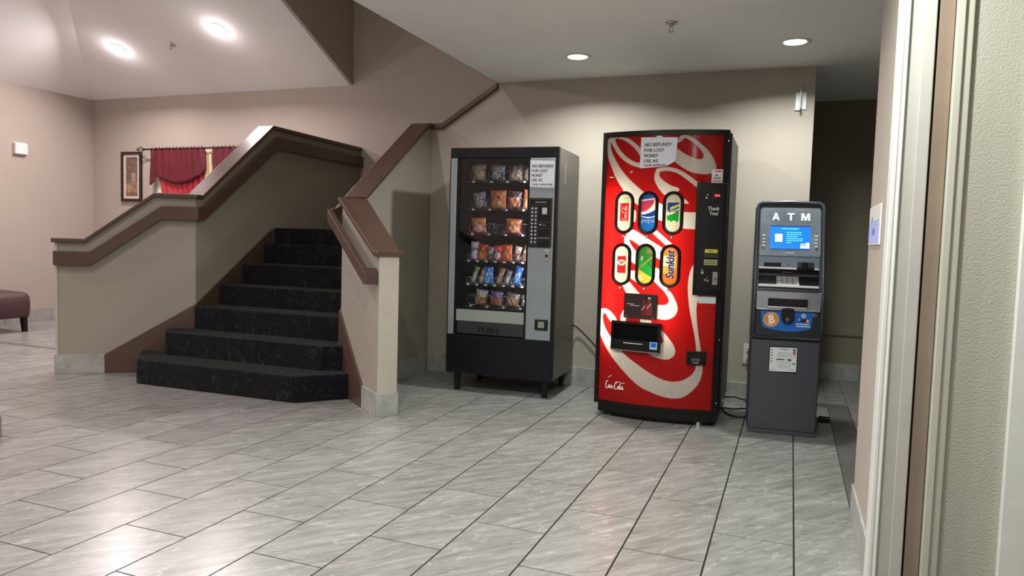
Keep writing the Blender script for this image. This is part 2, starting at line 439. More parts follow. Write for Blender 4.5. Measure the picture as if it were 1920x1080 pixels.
# sloped ceiling of the lobby: two hipped planes and a flat crown
SL = 0.47; ZT = 4.6; RUN = (ZT-ZV)/SL
def slab(pts, t=0.05):
    n = len(pts); v = [tuple(p) for p in pts]+[(p[0], p[1], p[2]+t) for p in pts]
    return MB().add(v, [tuple(range(n)), tuple(range(2*n-1, n-1, -1))]+[(i, i+n, (i+1) % n+n, (i+1) % n) for i in range(n)])
XF = -4.71
yh = YF-RUN; xh = XL+RUN
struct('ceiling_slope_far', slab([(XL, YF, ZV), (XF-0.02, YF, ZV), (XF-0.02, yh, ZT), (xh, yh, ZT)]), CEIL, 'sloped white ceiling rising from the far wall with two bright lights')
struct('ceiling_slope_left', slab([(XL, YF, ZV), (xh, yh, ZT), (xh, -2.5, ZT), (XL, -2.5, ZV)]), CEIL, 'sloped white ceiling rising from the left wall')
struct('ceiling_crown', MB().box(xh, XE, -2.5, yh, ZT, ZT+0.05), CEIL, 'high flat ceiling over the middle of the lobby')
struct('ceiling_stairwell', MB().box(XF-0.05, 0.1, yh, YF, ZT, ZT+0.05), CEIL, 'high ceiling over the stairwell')
struct('wall_stairwell', prof([(YF, ZV), (yh, ZT), (YF, ZT)], fx, XF-0.04, XF), W_BEIGE, 'brown-shaded stairwell wall above the sloped ceiling edge')
struct('wall_ceiling_edge', MB().box(XE, XE+0.06, -2.5, YB, ZC+0.06, ZT), W_BEIGE, 'upper wall rising from the edge of the flat ceiling')

# ------------------------------------------------------------------ baseboards of grey tile
def base_run(name, plan, label, h=0.15, t=0.011, L=0.61, start=0.0):
    """row of baseboard tiles standing along a plan polyline (room side = right-hand side)"""
    root = MB().strip(plan, [0.0]*len(plan), [h-0.004]*len(plan), 0.0, t-0.004).build(name, GROUT); tag(root, label, kind='structure')
    for a, b in zip(plan[:-1], plan[1:]):
        A = Vector(a); B = Vector(b); D = B-A; n = max(1, int(math.ceil(D.length/L-0.15))); 
        for i in range(n):
            p = A+D*(i/n); q = A+D*((i+1)/n); g = D.normalized()*0.0015
            MB().strip([(p+g)[:2], (q-g)[:2]], [0.0, 0.0], [h, h], 0.0, t).build('tile', T_BASE, root, 0.0015, 1)
    return root
base_run('baseboard_back', [(-2.94, YB), (0.1, YB)], 'grey tile baseboard behind the vending machines')
base_run('baseboard_passage', [(0.1, YF), (1.66, YF)], 'grey tile baseboard in the dark passage')
base_run('baseboard_left', [(XL, 3.0), (XL, YF-0.02)], 'grey tile baseboard along the left lobby wall')
base_run('baseboard_far', [(XL+0.02, YF), (-5.0, YF)], 'grey tile baseboard under the curtained window')
base_run('baseboard_right', [(0.305, 3.44), (0.305, 2.73)], 'pale tile baseboard on the short wall beside the door frame', L=0.7)
struct('trim_2', MB().box(0.1, 1.66, YF-0.010, YF, 0.397, 0.409), mat('dark_line', (92, 86, 76), 0.6), 'thin dark line low on the passage wall')  # narrow darker strip across the end wall of the passage

# ------------------------------------------------------------------ staircase between two splayed half walls
L0, L1, L2 = Vector((-5.421, 4.052)), Vector((-4.605, 4.677)), Vector((-4.605, YF))
R0, R1, R2 = Vector((-2.449, 4.024)), Vector((-3.09, 4.546)), Vector((-3.09, YB+0.11))
dl = (L1-L0); LW = dl.length; dl.normalize()
dr = (R1-R0); RW = dr.length; dr.normalize()
TW = 0.12
def LP(s): return L0+dl*s
def RP(s): return R0+dr*s
# left half wall: top profile
lp = [LP(0), LP(0.216), LP(0.72), L1, Vector((-4.605, 4.735)), Vector((-4.605, 5.60)), Vector((-4.605, YF))]
lz = [1.083, 1.083, 1.47, 1.47, 1.47, 2.175, 2.165]
def lstrip(mb, z0, z1, o0, o1, a=0, b=None):
    """strip following the left half wall; travel runs away from the viewer, right-hand side = stairs side"""
    P = lp[a:b]; return mb.strip([p[:] for p in P], z0[a:b], z1[a:b], o0, o1)
wl = lstrip(MB(), [0]*7, [z-0.035 for z in lz], -TW, 0).build('wall_stair_left', W_WING)
tag(wl, 'beige splayed half wall on the left side of the stairs', kind='structure')
cp = [LP(-0.02)]+lp[1:]
MB().strip([p[:] for p in cp], [z-0.036 for z in lz], lz, -TW-0.03, 0.03).build('wall_cap', BROWN_CAP, wl, 0.006)
hz = [0.982, 0.982, 1.367, 1.367, 1.367, 2.07, 2.06]
hp = [LP(0), LP(0.26), LP(0.78), L1, Vector((-4.605, 4.72)), Vector((-4.605, 5.65)), Vector((-4.605, YF-0.005))]
MB().strip([p[:] for p in hp], [z-0.112 for z in hz], hz, 0.012, 0.05).build('handrail', BROWN, wl, 0.004)
MB().strip([p[:] for p in hp], [z-0.085 for z in hz], [z-0.035 for z in hz], 0.0, 0.012).build('rail_batten', BROWN, wl)
MB().strip([LP(0.352)[:], L1[:], (-4.605, 5.615)], [0, 0, 0.3], [0.153, 0.565, 1.215], 0, 0.016).build('skirt_board', BROWN, wl, 0.002)
MB().strip([LP(0.0)[:], LP(0.35)[:]], [0, 0], [0.154]*2, 0.0, 0.012).build('tile', T_BASE, wl, 0.0015, 1)
MB().strip([LP(0.0)[:], LP(0.018)[:]], [0.154, 0.154], [1.046, 1.046], -0.001, 0.004).build('corner_bead', W_POST, wl)
_e = LP(0); _n = Vector((-dl.y, dl.x))
MB().strip([(_e+_n*TW)[:], _e[:]], [0, 0], [0.154]*2, 0.0, 0.012).build('tile', T_BASE, wl, 0.0015, 1)
# right half wall
rp = [RP(0), RP(0.05), R1, Vector((-3.09, 4.60)), Vector((-3.09, 5.60)), Vector((-3.09, YB))]
rz = [1.076, 1.076, 1.45, 1.45, 2.15, 2.155]
def rst(mb, P, z0, z1, o0, o1): return mb.strip([p[:] for p in P], z0, z1, o0, o1)
# travel runs away from the viewer: left-hand side = stairs side, right-hand side = machine bay
wr = rst(MB(), rp, [0]*6, [z-0.035 for z in rz], 0, 0.125).build('wall_stair_right', W_WING)
tag(wr, 'beige splayed half wall between the stairs and the snack machine', kind='structure')
cpr = [RP(-0.022)]+rp[1:]
rst(MB(), cpr, [z-0.036 for z in rz], rz, -0.03, 0.155).build('wall_cap', BROWN_CAP, wr, 0.006)
# cap along the cut-off of the back wall up to the ceiling
MB().strip([(-3.12, YB), (-2.86, YB), (-2.352, YB)], [2.112, 2.108, 2.425], [2.155, 2.155, 2.474], -0.14, 0.035).build('wall_cap', BROWN_CAP, wr, 0.005)
hrz = [0.945, 0.965, 1.355, 1.375, 2.06]
hrp = [RP(0.03), RP(0.06), R1, Vector((-3.09, 4.60)), Vector((-3.09, 5.6))]
rst(MB(), hrp, [z-0.088 for z in hrz], hrz, -0.10, -0.065).build('handrail', BROWN, wr, 0.004)
rst(MB(), [RP(0.028), RP(0.063)], [0.857, 0.877], [0.945, 0.965], -0.0655, 0.0).build('rail_return', BROWN, wr, 0.003)
rst(MB(), [RP(0.296), R1, Vector((-3.09, 5.6))], [0, 0, 0.3], [0.155, 0.61, 1.23], -0.016, 0).build('skirt_board', BROWN, wr, 0.002)
rst(MB(), [RP(0.012), RP(0.295)], [0, 0], [0.153]*2, -0.012, 0.0).build('tile', T_BASE, wr, 0.0015, 1)
nr = Vector((dr.y, -dr.x))
pa, pb = R0-nr*0.012, R0+nr*0.137
MB().strip([pa[:], pb[:]], [0, 0], [0.153]*2, 0.0, 0.012).build('tile', T_BASE, wr, 0.0015, 1)
MB().strip([(R0-nr*0.004)[:], (R0+nr*0.129)[:]], [0.153]*2, [1.042]*2, 0.0, 0.006).build('end_panel', W_POST, wr, 0.002)
rst(MB(), [RP(0.0), R1+Vector((0.0, 0.0))], [0, 0], [0.15]*2, 0.125, 0.136).build('tile', T_BASE, wr)
MB().strip([(-2.965, 4.62), (-2.965, 5.675)], [0, 0], [0.15]*2, 0.0, 0.011).build('tile', T_BASE, wr, 0.0015, 1)

stairs = empty('staircase', (-3.85, 4.07, 0)); tag(stairs, 'carpeted black staircase flaring out between two beige half walls', 'stairs')
sy = [4.07, 4.36, 4.64, 4.92, 5.20, 5.48, 5.62]
sz = [0.185, 0.362, 0.545, 0.712, 0.89, 1.07, 1.222]
def wx(y):   # inner faces of the half walls at depth y
    xl = L0.x+(y-L0.y)*(L1.x-L0.x)/(L1.y-L0.y) if y < L1.y else L1.x
    xr = R0.x+(y-R0.y)*(R1.x-R0.x)/(R1.y-R0.y) if y < R1.y else R1.x
    return xl+0.017, xr-0.017
for k in range(7):
    y = sy[k]; z0 = 0.0 if k == 0 else sz[k-1]-0.01; z1 = sz[k]
    yb = (4.455 if k == 0 else sy[k+1]+0.05) if k < 6 else 7.09
    if k == 0: poly = [(-4.585, y), (-3.16, y+0.02), (-2.885, 4.395)]; left = (-4.925, 4.425)
    elif k == 1: poly = [(-4.60, y), (-3.13, y+0.01), (-2.995, 4.485)]; left = (-4.775, 4.545)
    else: poly = [(-4.588, y), (-3.107, y)]; left = None
    if k < 2:
        poly = poly+[(-3.107, 4.56), (-3.107, yb), (-4.588, yb), (-4.588, 4.68), left]
        if yb < 4.68:
            xl, xr = wx(yb); poly = poly[:3]+[(xr, yb), (xl, yb), left]
    elif k < 6: poly = poly+[(-3.107, yb), (-4.588, yb)]
    else: poly = [(-4.588, y), (-3.107, y), (-3.107, 5.81), (-2.45, 5.81), (-2.45, yb), (-4.588, yb)]
    o = MB().prism(poly, lambda p, t: (p[0]+3.85, p[1]-4.07, t), z0, z1).build('step' if k < 6 else 'landing', CARPET, stairs, 0.014, 3)

# ------------------------------------------------------------------ door frame at the right edge
struct('trim_3', MB().box(0.285, 0.305, 2.60, 2.705, 0, 2.44).box(0.291, 0.305, 2.705, 2.73, 0, 2.45).box(0.301, 0.309, 2.590, 2.604, 0, 2.44).box(0.283, 0.296, 2.594, 2.60, 0, 2.44), WHITE_TRIM, 'white door casing with a bead at the end of the short wall', bevel=0.003)
dj = MB().box(0.306, 0.384, 2.604, 2.6245, 0, 2.44).build('door_1', GREY_TRIM); tag(dj, 'grey-white door jamb with a raised stop and a brown door edge', kind='structure')
MB().box(0.346, 0.382, 2.590, 2.604, 0, 2.44).build('door_stop', GREY_TRIM, dj, 0.003)
MB().box(0.389, 0.432, 2.60, 3.38, 0.01, 2.20).build('door_slab', mat('brown_door_paint', (140, 122, 106), 0.5, noise=0.08, nscale=5), dj, 0.002)
MB().box(0.384, 0.389, 2.626, 2.64, 0, 2.2).build('hinge_gap', BLACK, dj)
MB().box(0.285, 0.46, 2.60, 2.64, 2.40, ZC).build('door_head', GREY_TRIM, dj)
struct('wall_near', MB().box(0.478, 2.0, 2.60, 2.72, 0, ZC), W_TEX, 'off-white textured wall at the right edge of the picture')
struct('trim_4', MB().box(0.434, 0.456, 2.575, 2.72, 0, ZC).box(0.456, 0.481, 2.585, 2.60, 0, ZC), mat('pale_green_trim', (190, 189, 174), 0.45), 'pale narrow casing between the brown door edge and the textured wall', bevel=0.003)
struct('trim_5', MB().box(0.640, 0.76, 2.575, 2.60, 0, 2.3), WHITE_TRIM, 'white casing in the lower right corner of the picture', bevel=0.003)

# ------------------------------------------------------------------ lights
def recessed(x, y, label, group, power=POWER_LOBBY, spread=172):
    t = empty('recessed_light', (x, y, ZC)); tag(t, label, 'ceiling light', group)
    ring = MB().lathe([(0.068, -0.002), (0.075, -0.007), (0.097, -0.005), (0.099, 0.0)], n=32)
    ring.build('trim_ring', WHITE, t, smooth=True)
    MB().lathe([(0.0675, -0.0015), (0.0675, -0.005), (0.05, -0.008), (0.001, -0.0085)], n=32).build('lens', M_LENS, t, smooth=True)
    ld = bpy.data.lights.new('recessed_lamp', 'AREA'); ld.shape = 'DISK'; ld.size = 0.125; ld.spread = math.radians(spread); ld.energy = power; ld.color = COLOR_LOBBY
    lo = bpy.data.objects.new('lamp', ld); COL.objects.link(lo); lo.parent = t; lo.location = (0, 0, -0.012)
    return t
M_LENS = mat('lamp_lens', (255, 255, 255), 0.5, emit=(255, 253, 246), es=6.0)
recessed(-1.478, 5.02, 'round recessed ceiling light between the snack machine and the red drink machine', 'recessed lights of the flat ceiling', 20.0, 150)
recessed(-0.046, 5.005, 'round recessed ceiling light above the cash machine', 'recessed lights of the flat ceiling', 20.0, 150)
for x, y, s in ((-1.478, 2.1, 'over the floor in front of the snack machine'), (-0.046, 2.1, 'over the floor in front of the cash machine'), (-1.478, -0.7, 'to the left of the viewer'), (0.6, -0.7, 'behind the viewer')):
    recessed(x, y, 'round recessed ceiling light outside the picture, '+s, 'recessed lights of the flat ceiling')
TH = math.atan(SL)
def vault_light(x, y, label, plane='far', power=POWER_VAULT, glow=0.0):
    if plane == 'far': z = ZV+SL*(YF-y); rot = (TH*-1, 0, 0)
    elif plane == 'left': z = ZV+SL*(x-XL); rot = (0, -TH, 0)
    else: z = ZT; rot = (0, 0, 0)
    t = empty('vault_light', (x, y, z)); t.rotation_euler = rot; tag(t, label, 'ceiling light', 'lights of the sloped ceiling')
    MB().lathe([(0.06, -0.002), (0.066, -0.007), (0.088, -0.005), (0.09, 0.0)], n=28).build('trim_ring', WHITE, t, smooth=True)
    MB().lathe([(0.0635, -0.001), (0.0625, -0.012), (0.038, -0.024), (0.001, -0.028)], n=24).build('bulb', M_LENS2, t, smooth=True)
    ld = bpy.data.lights.new('vault_lamp', 'AREA'); ld.shape = 'DISK'; ld.size = 0.11; ld.spread = math.radians(168); ld.energy = power; ld.color = COLOR_VAULT
    lo = bpy.data.objects.new('lamp', ld); COL.objects.link(lo); lo.parent = t; lo.location = (0, 0, -0.034)
    if not glow: return t
    ld = bpy.data.lights.new('vault_bulb_glow', 'POINT'); ld.shadow_soft_size = 0.03; ld.energy = glow; ld.color = COLOR_VAULT
    lo = bpy.data.objects.new('bulb_glow', ld); COL.objects.link(lo); lo.parent = t; lo.location = (0, 0, -0.12)
    return t
M_LENS2 = mat('vault_bulb', (255, 255, 255), 0.5, emit=(255, 240, 244), es=14.0)
vault_light(-7.35, 6.30, 'bright bulb light on the sloped ceiling, left of the small sprinkler', glow=2.0)
vault_light(-5.76, 6.16, 'bright bulb light on the sloped ceiling, right of the small sprinkler', glow=2.0)
for x, y, p, s in ((-7.6, 3.3, 'left', 'sloped ceiling above the bench'), (-7.4, 1.4, 'left', 'sloped ceiling over the near left floor'), (-3.9, 1.6, 'top', 'high flat ceiling before the stairs'), (-4.2, -0.8, 'top', 'high flat ceiling behind the viewer')):
    vault_light(x, y, 'bulb light outside the picture on the '+s, p, POWER_VAULT if p == 'left' else POWER_VAULT*0.95)

# sprinklers
def sprinkler(x, y, z, rot, label):
    t = empty('fire_sprinkler', (x, y, z)); t.rotation_euler = rot; tag(t, label, 'sprinkler', 'ceiling sprinklers')
    MB().lathe([(0.012, 0.0), (0.036, -0.002), (0.034, -0.009), (0.014, -0.014)], n=24).build('escutcheon', METAL, t, smooth=True)
    MB().lathe([(0.011, -0.010), (0.011, -0.026), (0.006, -0.028)], n=12).build('body', METAL, t)
    for s in (-1, 1):
        MB().tube([(s*0.010, 0, -0.024), (s*0.012, 0, -0.038), (s*0.004, 0, -0.052)], 0.0025, 6).build('frame_arm', METAL, t)
    MB().lathe([(0.004, -0.050), (0.017, -0.053), (0.017, -0.056), (0.003, -0.057)], n=16).build('deflector', METAL, t)
sprinkler(-0.728, 4.40, ZC, (0, 0, 0), 'chrome sprinkler on the flat ceiling between the two round lights')
sprinkler(-6.55, 6.31, ZV+SL*(YF-6.31), (-TH, 0, 0), 'small dark sprinkler on the sloped ceiling between its two bright lights')

# ------------------------------------------------------------------ things in the lobby
# bench
def bench():
    t = empty('bench', (-8.30, 5.36, 0)); tag(t, 'dark brown upholstered bench with tapered black legs against the left wall', 'bench')
    hw, hd, z0, z1 = 0.45, 0.27, 0.165, 0.455
    v = []; f = []; nu, nv = 20, 14
    def sup(a, e=0.28): return math.copysign(abs(a)**e, a)
    rings = [(0.97, z0), (0.985, z0+0.03), (1.0, z0+0.10), (1.0, z0+0.17), (0.985, z0+0.225), (0.94, z0+0.258), (0.85, z0+0.275), (0.6, z1-0.004), (0.3, z1), (0.02, z1+0.002)]
    N = 40
    for s, z in rings:
        for i in range(N):
            a = 2*math.pi*i/N; v.append((hw*s*sup(math.cos(a)), hd*s*sup(math.sin(a)), z))
    for j in range(len(rings)-1):
        for i in range(N): f.append((j*N+i, j*N+(i+1) % N, (j+1)*N+(i+1) % N, (j+1)*N+i))
    f.append(tuple(range(N-1, -1, -1)))
    MB().add(v, f).build('cushion', mat('brown_upholstery', (74, 52, 50), 0.6, noise=0.08, nscale=8, bump=0.1, bscale=300), t, smooth=True)
    for sx in (-1, 1):
        for sy_ in (-1, 1):
            x, y = sx*0.36, sy_*0.2
            MB().prism([(-0.032, 0.168), (0.032, 0.168), (0.018*sx+0.018, 0.0), (0.018*sx-0.018, 0.0)], lambda p, s, x=x, y=y: (x+p[0], y+s, p[1]), -0.025, 0.025).build('leg', BLACK, t, 0.003)
bench()
MB_ = MB().box(-4.30, -4.006, 2.40, 2.68, 0.0, 0.125)
tag(MB_.build('display_base', mat('brown_base', (150, 128, 116), 0.5), None, 0.01), 'low brown block cut off by the left edge of the picture', 'block')

# picture
pic = empty('framed_picture', (-8.05, YF, 1.855)); tag(pic, 'tall narrow framed picture with a cream mat beside the curtain rod', 'picture')
fw, fh = 0.176, 0.318
MB().box(-fw, -fw+0.033, -0.028, 0, -fh, fh).box(fw-0.033, fw, -0.028, 0, -fh, fh).box(-fw+0.033, fw-0.033, -0.028, 0, fh-0.033, fh).box(-fw+0.033, fw-0.033, -0.028, 0, -fh, -fh+0.033).build('frame', mat('dark_frame_wood', (40, 26, 24), 0.4), pic, 0.002)
MB().box(-fw+0.032, fw-0.032, -0.012, -0.004, -fh+0.032, fh-0.032).build('mat_board', mat('cream_mat', (224, 206, 190), 0.8), pic)
def piccol(U, Z):
    C = np.zeros((len(U), 3)); C[:] = lin((112, 96, 86))
    C[Z < -0.08] = lin((150, 120, 92)); C[Z < -0.2] = lin((120, 96, 74))
    n = np.sin(U*61+1)*np.sin(Z*37)+np.sin(U*23+Z*71)*0.6
    C *= (1+0.18*n)[:, None]
    C[(np.abs(U-0.03) < 0.035) & (np.abs(Z+0.01) < 0.06)] = lin((158, 138, 122))
    C[(np.abs(U+0.04) < 0.03) & (np.abs(Z+0.15) < 0.05)] = lin((170, 140, 106))
    return C
print_grid('picture_print', -0.1, 0.1, -0.252, 0.252, 0.009, piccol, lambda u, z: (u, -0.0135, z), PRINT, pic)

# wall sensor on the left wall
ws = empty('wall_sensor', (XL, 6.11, 2.10)); tag(ws, 'white square wall sensor on the left lobby wall', 'sensor')
MB().box(0, 0.012, -0.085, 0.085, -0.075, 0.075).build('back_plate', mat('sensor_plate', (206, 196, 192), 0.5), ws, 0.004)
MB().box(0.012, 0.05, -0.078, 0.078, -0.068, 0.07).build('housing', WHITE, ws, 0.012, 3)
MB().cyl((0.028, 0.078, -0.01), (0.028, 0.094, -0.012), 0.012, 0.006, 12).build('knob', WHITE, ws)

# curtain, rod and window
win = MB().box(-7.62, -7.54, YF-0.012, YF, 0.75, 2.14).box(-5.58, -5.5, YF-0.012, YF, 0.75, 2.14).box(-7.54, -5.58, YF-0.012, YF, 2.06, 2.14).box(-7.54, -5.58, YF-0.03, YF, 0.75, 0.83).build('window_1', WHITE_TRIM)
tag(win, 'white framed window mostly hidden by the red curtain', kind='structure')
MB().box(-7.54, -5.58, YF-0.006, YF-0.002, 0.83, 2.06).build('window_pane', mat('pane_white', (226, 226, 232), 0.25), win)
rod = empty('curtain_rod', (-6.9, YF-0.09, 2.19)); tag(rod, 'thin black curtain rod with an open twisted finial', 'curtain rod')
MB().cyl((-0.86, 0, 0), (1.6, 0, 0), 0.010, n=10).build('rod', BLACK, rod)
for i in range(6):
    a = math.pi*2*i/6
    MB().tube([(-0.86-0.10*t, 0.034*math.sin(math.pi*t)*math.cos(a+t*1.5), 0.034*math.sin(math.pi*t)*math.sin(a+t*1.5)) for t in [k/8 for k in range(9)]], 0.003, 5).build('finial_wire', BLACK, rod)
MB().lathe([(0.001, -0.012), (0.013, 0), (0.001, 0.012)], (-0.965, 0, 0), 10).build('finial_tip', BLACK, rod)
MB().lathe([(0.001, -0.018), (0.018, 0), (0.001, 0.018)], (-0.855, 0, 0), 10).build('finial_collar', BLACK, rod)
MB().box(-0.2, -0.18, 0, 0.09, -0.02, 0.01).build('bracket', BLACK, rod)
def curtain(name, x0, x1, ztop, zlow, depth, m, label, nfold, amp, seed, group=None):
    r = random.Random(seed); n = 110; rows = 14; v = []; f = []
    ph = [r.uniform(0, 6.28) for _ in range(4)]
    for j in range(rows+1):
        t = j/rows
        for i in range(n+1):
            s = i/n; x = x0+(x1-x0)*s
            zb = zlow(s); z = ztop+(zb-ztop)*t + (0.012*math.sin(s*nfold*6.28*1.7+ph[3]) if j == 0 else 0)
            a = amp*(0.35+0.65*min(1, t*3))*(0.7+0.3*math.sin(s*5+ph[2]))
            y = depth + a*(math.sin(s*nfold*6.28+ph[0]+0.7*math.sin(t*2+s*9))+0.45*math.sin(s*nfold*2.3*6.28+ph[1]))
            v.append((x + 0.02*math.sin(t*3+ph[0])*(0.5-s), y, z))
    W = n+1
    for j in range(rows):
        for i in range(n): f.append((j*W+i, j*W+i+1, (j+1)*W+i+1, (j+1)*W+i))
    o = MB().add(v, f).build(name, m, smooth=True); tag(o, label, 'curtain', group)
    so = o.modifiers.new('thickness', 'SOLIDIFY'); so.thickness = 0.003
    return o
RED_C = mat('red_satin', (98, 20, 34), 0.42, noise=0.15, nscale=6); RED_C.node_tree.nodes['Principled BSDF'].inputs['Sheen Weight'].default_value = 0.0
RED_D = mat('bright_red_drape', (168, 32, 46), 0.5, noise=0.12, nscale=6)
CREAM_C = mat('cream_sheer', (226, 208, 168), 0.7, noise=0.08, nscale=5)
def zl1(s):
    # valance: short tail left, swag dipping in the middle, short tail right
    if s < 0.06: return 1.74
    if s < 0.12: return 1.74+(s-0.06)/0.06*0.12
    return 1.86-0.10*math.sin(math.pi*(s-0.12)/0.78) if s < 0.9 else 1.86+(s-0.9)*0.6
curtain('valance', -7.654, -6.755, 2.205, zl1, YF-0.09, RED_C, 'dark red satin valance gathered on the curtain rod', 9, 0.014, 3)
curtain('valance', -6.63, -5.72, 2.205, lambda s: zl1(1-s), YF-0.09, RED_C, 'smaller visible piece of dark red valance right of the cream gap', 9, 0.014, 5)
def drape(name, pts_top, pts_bot, depth, m, label, nf, seed):
    r = random.Random(seed); n = 60; rows = 16; v = []; f = []
    for j in range(rows+1):
        t = j/rows
        for i in range(n+1):
            s = i/n; xt = pts_top[0]+(pts_top[1]-pts_top[0])*s; xb = pts_bot[0]+(pts_bot[1]-pts_bot[0])*s
            e = t**1.4; x = xt+(xb-xt)*e; z = pts_top[2]+(pts_bot[2]-pts_top[2])*t
            y = depth+0.012*math.sin(s*nf*6.28+seed)+0.005*math.sin(s*nf*13.1)
            v.append((x, y, z))
    W = n+1
    for j in range(rows):
        for i in range(n): f.append((j*W+i, j*W+i+1, (j+1)*W+i+1, (j+1)*W+i))
    o = MB().add(v, f).build(name, m, smooth=True); tag(o, label, 'curtain')
    so = o.modifiers.new('thickness', 'SOLIDIFY'); so.thickness = 0.003
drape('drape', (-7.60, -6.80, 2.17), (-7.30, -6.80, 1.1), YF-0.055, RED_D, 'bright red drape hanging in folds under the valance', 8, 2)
drape('sheer_panel', (-6.80, -6.52, 2.17), (-6.80, -6.52, 1.1), YF-0.04, CREAM_C, 'cream panel between the two red valances', 4, 4)

# small projecting blade sign on the back wall
sg = empty('blade_sign', (0.006, YB, 2.23)); tag(sg, 'small white blade sign standing out from the wall above the cash machine', 'sign')
MB().box(-0.034, 0.038, -0.010, 0, -0.062, 0.060).build('wall_plate', mat('sign_plate', (248, 249, 252), 0.35), sg, 0.002)
MB().box(-0.004, 0.004, -0.085, -0.010, -0.066, 0.060).build('blade', mat('sign_blade', (150, 154, 164), 0.3), sg, 0.001)
MB().box(-0.003, 0.003, -0.012, -0.004, 0.060, 0.132).build('stem', mat('sign_stem', (196, 190, 176), 0.5), sg)
MB().box(-0.036, 0.0, -0.016, -0.010, -0.066, -0.060).build('lower_lip', METAL, sg)

# outlet, thermostat plate
ot = empty('wall_outlet', (-0.262, YB, 0.37)); tag(ot, 'white wall outlet low on the wall between the drink and cash machines', 'outlet')
MB().box(-0.04, 0.04, -0.008, 0, -0.075, 0.075).build('cover_plate', mat('outlet_plate', (226, 220, 206), 0.4), ot, 0.003)
for s in (-1, 1): MB().box(-0.018, 0.018, -0.013, -0.008, s*0.034-0.018, s*0.034+0.018).build('socket', WHITE, ot, 0.003)
MB().box(-0.002, 0.034, -0.045, -0.013, 0.016, 0.05).build('plug', CABLE, ot, 0.004)
th = empty('wall_plate', (0.305, 3.20, 1.265)); tag(th, 'white wall plate with a bluish panel on the short wall by the door frame', 'wall plate')
MB().box(-0.006, 0, -0.20, 0.20, -0.078, 0.078).build('housing', WHITE, th, 0.003)
MB().box(-0.0065, -0.006, -0.185, 0.19, -0.070, 0.02).build('blue_panel', mat('blue_panel', (196, 204, 240), 0.35), th)
MB().box(-0.007, -0.0065, -0.04, 0.05, -0.038, -0.012).build('symbol', mat('blue_symbol', (126, 128, 220), 0.4), th)
MB().box(-0.0066, -0.006, 0.05, 0.11, 0.012, 0.035).build('grey_mark', mat('grey_mark', (168, 168, 172), 0.4), th)

# ------------------------------------------------------------------ snack machine
SN_O = (-2.457, 5.03); SN_R = math.radians(2.0); SW = 0.855; SD = 0.60
sn = empty('snack_machine', (*SN_O, 0), SN_R); tag(sn, 'black and grey snack vending machine with a glass front beside the stairs', 'vending machine')
SN_BLACK = mat('snack_black_paint', (16, 17, 23), 0.4, noise=0.1, nscale=4, spec=0.3)
SN_SIDE = mat('snack_side_paint', (104, 98, 93), 0.38, noise=0.06, nscale=3)
SN_GREY = mat('snack_grey_panel', (140, 150, 153), 0.42, noise=0.04, nscale=6)
SN_IN = mat('snack_interior', (22, 26, 44), 0.6)
SN_NAVY = mat('snack_navy_panel', (12, 13, 24), 0.45, spec=0.3)
MB().box(0.0, 0.02, 0.035, SD, 0.137, 1.855).build('side_panel', SN_SIDE, sn, 0.003)
MB().box(SW-0.02, SW, 0.035, SD, 0.137, 1.855).build('side_panel', SN_SIDE, sn, 0.003)
MB().box(0.02, SW-0.02, 0.035, SD, 1.835, 1.855).build('top_panel', SN_BLACK, sn)
MB().box(0.02, SW-0.02, SD-0.015, SD, 0.137, 1.835).build('back_panel', SN_IN, sn)
MB().box(0.02, SW-0.02, 0.035, SD-0.015, 0.137, 0.157).build('floor_panel', SN_BLACK, sn)
# front door: header, stiles, lower panel
MB().box(0.0, SW, 0, 0.035, 1.778, 1.855).build('header', SN_BLACK, sn, 0.004)
MB().box(0.0, 0.008, 0, 0.035, 0.435, 1.778).box(0.056, 0.076, 0, 0.035, 0.435, 1.778).box(0.624, 0.640, 0, 0.035, 0.435, 1.778).box(0.830, SW, 0, 0.035, 0.435, 1.778).box(0.076, 0.624, 0.0, 0.035, 0.633, 0.648).build('door_frame', SN_BLACK, sn)
MB().box(0.0, SW, -0.004, 0.035, 0.137, 0.435).build('kick_panel', SN_NAVY, sn, 0.004)
MB().box(0.008, 0.056, -0.003, 0.035, 0.437, 1.777).build('grey_stile', SN_GREY, sn, 0.002)
MB().box(0.640, 0.830, -0.003, 0.035, 0.437, 1.773).build('control_panel', SN_GREY, sn, 0.002)
MB().box(0.076, 0.624, 0.0, 0.035, 0.543, 0.633).build('grey_rail', mat('snack_grey_rail', (150, 158, 152), 0.4), sn, 0.002)
pf = MB().box(0.080, 0.620, 0.006, 0.03, 0.446, 0.540).build('push_flap', mat('snack_flap', (44, 47, 52), 0.45), sn, 0.003)
snmap = lambda u, z, o=0.0: (u, -o, z)
text_flat('flap_lettering', 'PUSH', (0.265, 0.462, 0.42, 0.503), lambda u, z: (u, 0.0052, z), mat('flap_ink', (14, 15, 17), 0.6), pf, fat=0.002)
for x, y in ((0.075, 0.06), (0.785, 0.06), (0.075, 0.54), (0.785, 0.54)):
    MB().lathe([(0.030, 0.137), (0.027, 0.125), (0.020, 0.012), (0.024, 0.010), (0.024, 0.0)], (x, y, 0), 14).build('leg', BLACK, sn, smooth=False)
MB().box(0.07, 0.63, 0.035, 0.045, 0.435, 0.645).build('bin_back', SN_IN, sn)
# inner box
MB().box(0.02, 0.028, 0.04, SD-0.015, 0.65, 1.80).box(0.632, 0.64, 0.04, SD-0.015, 0.65, 1.80).box(0.028, 0.632, 0.5, 0.51, 0.65, 1.8).box(0.02, 0.64, 0.04, SD-0.015, 0.635, 0.645).build('inner_liner', SN_IN, sn)
MB().box(0.077, 0.623, 0.012, 0.017, 0.649, 1.776).build('glass_pane', GLASS, sn)
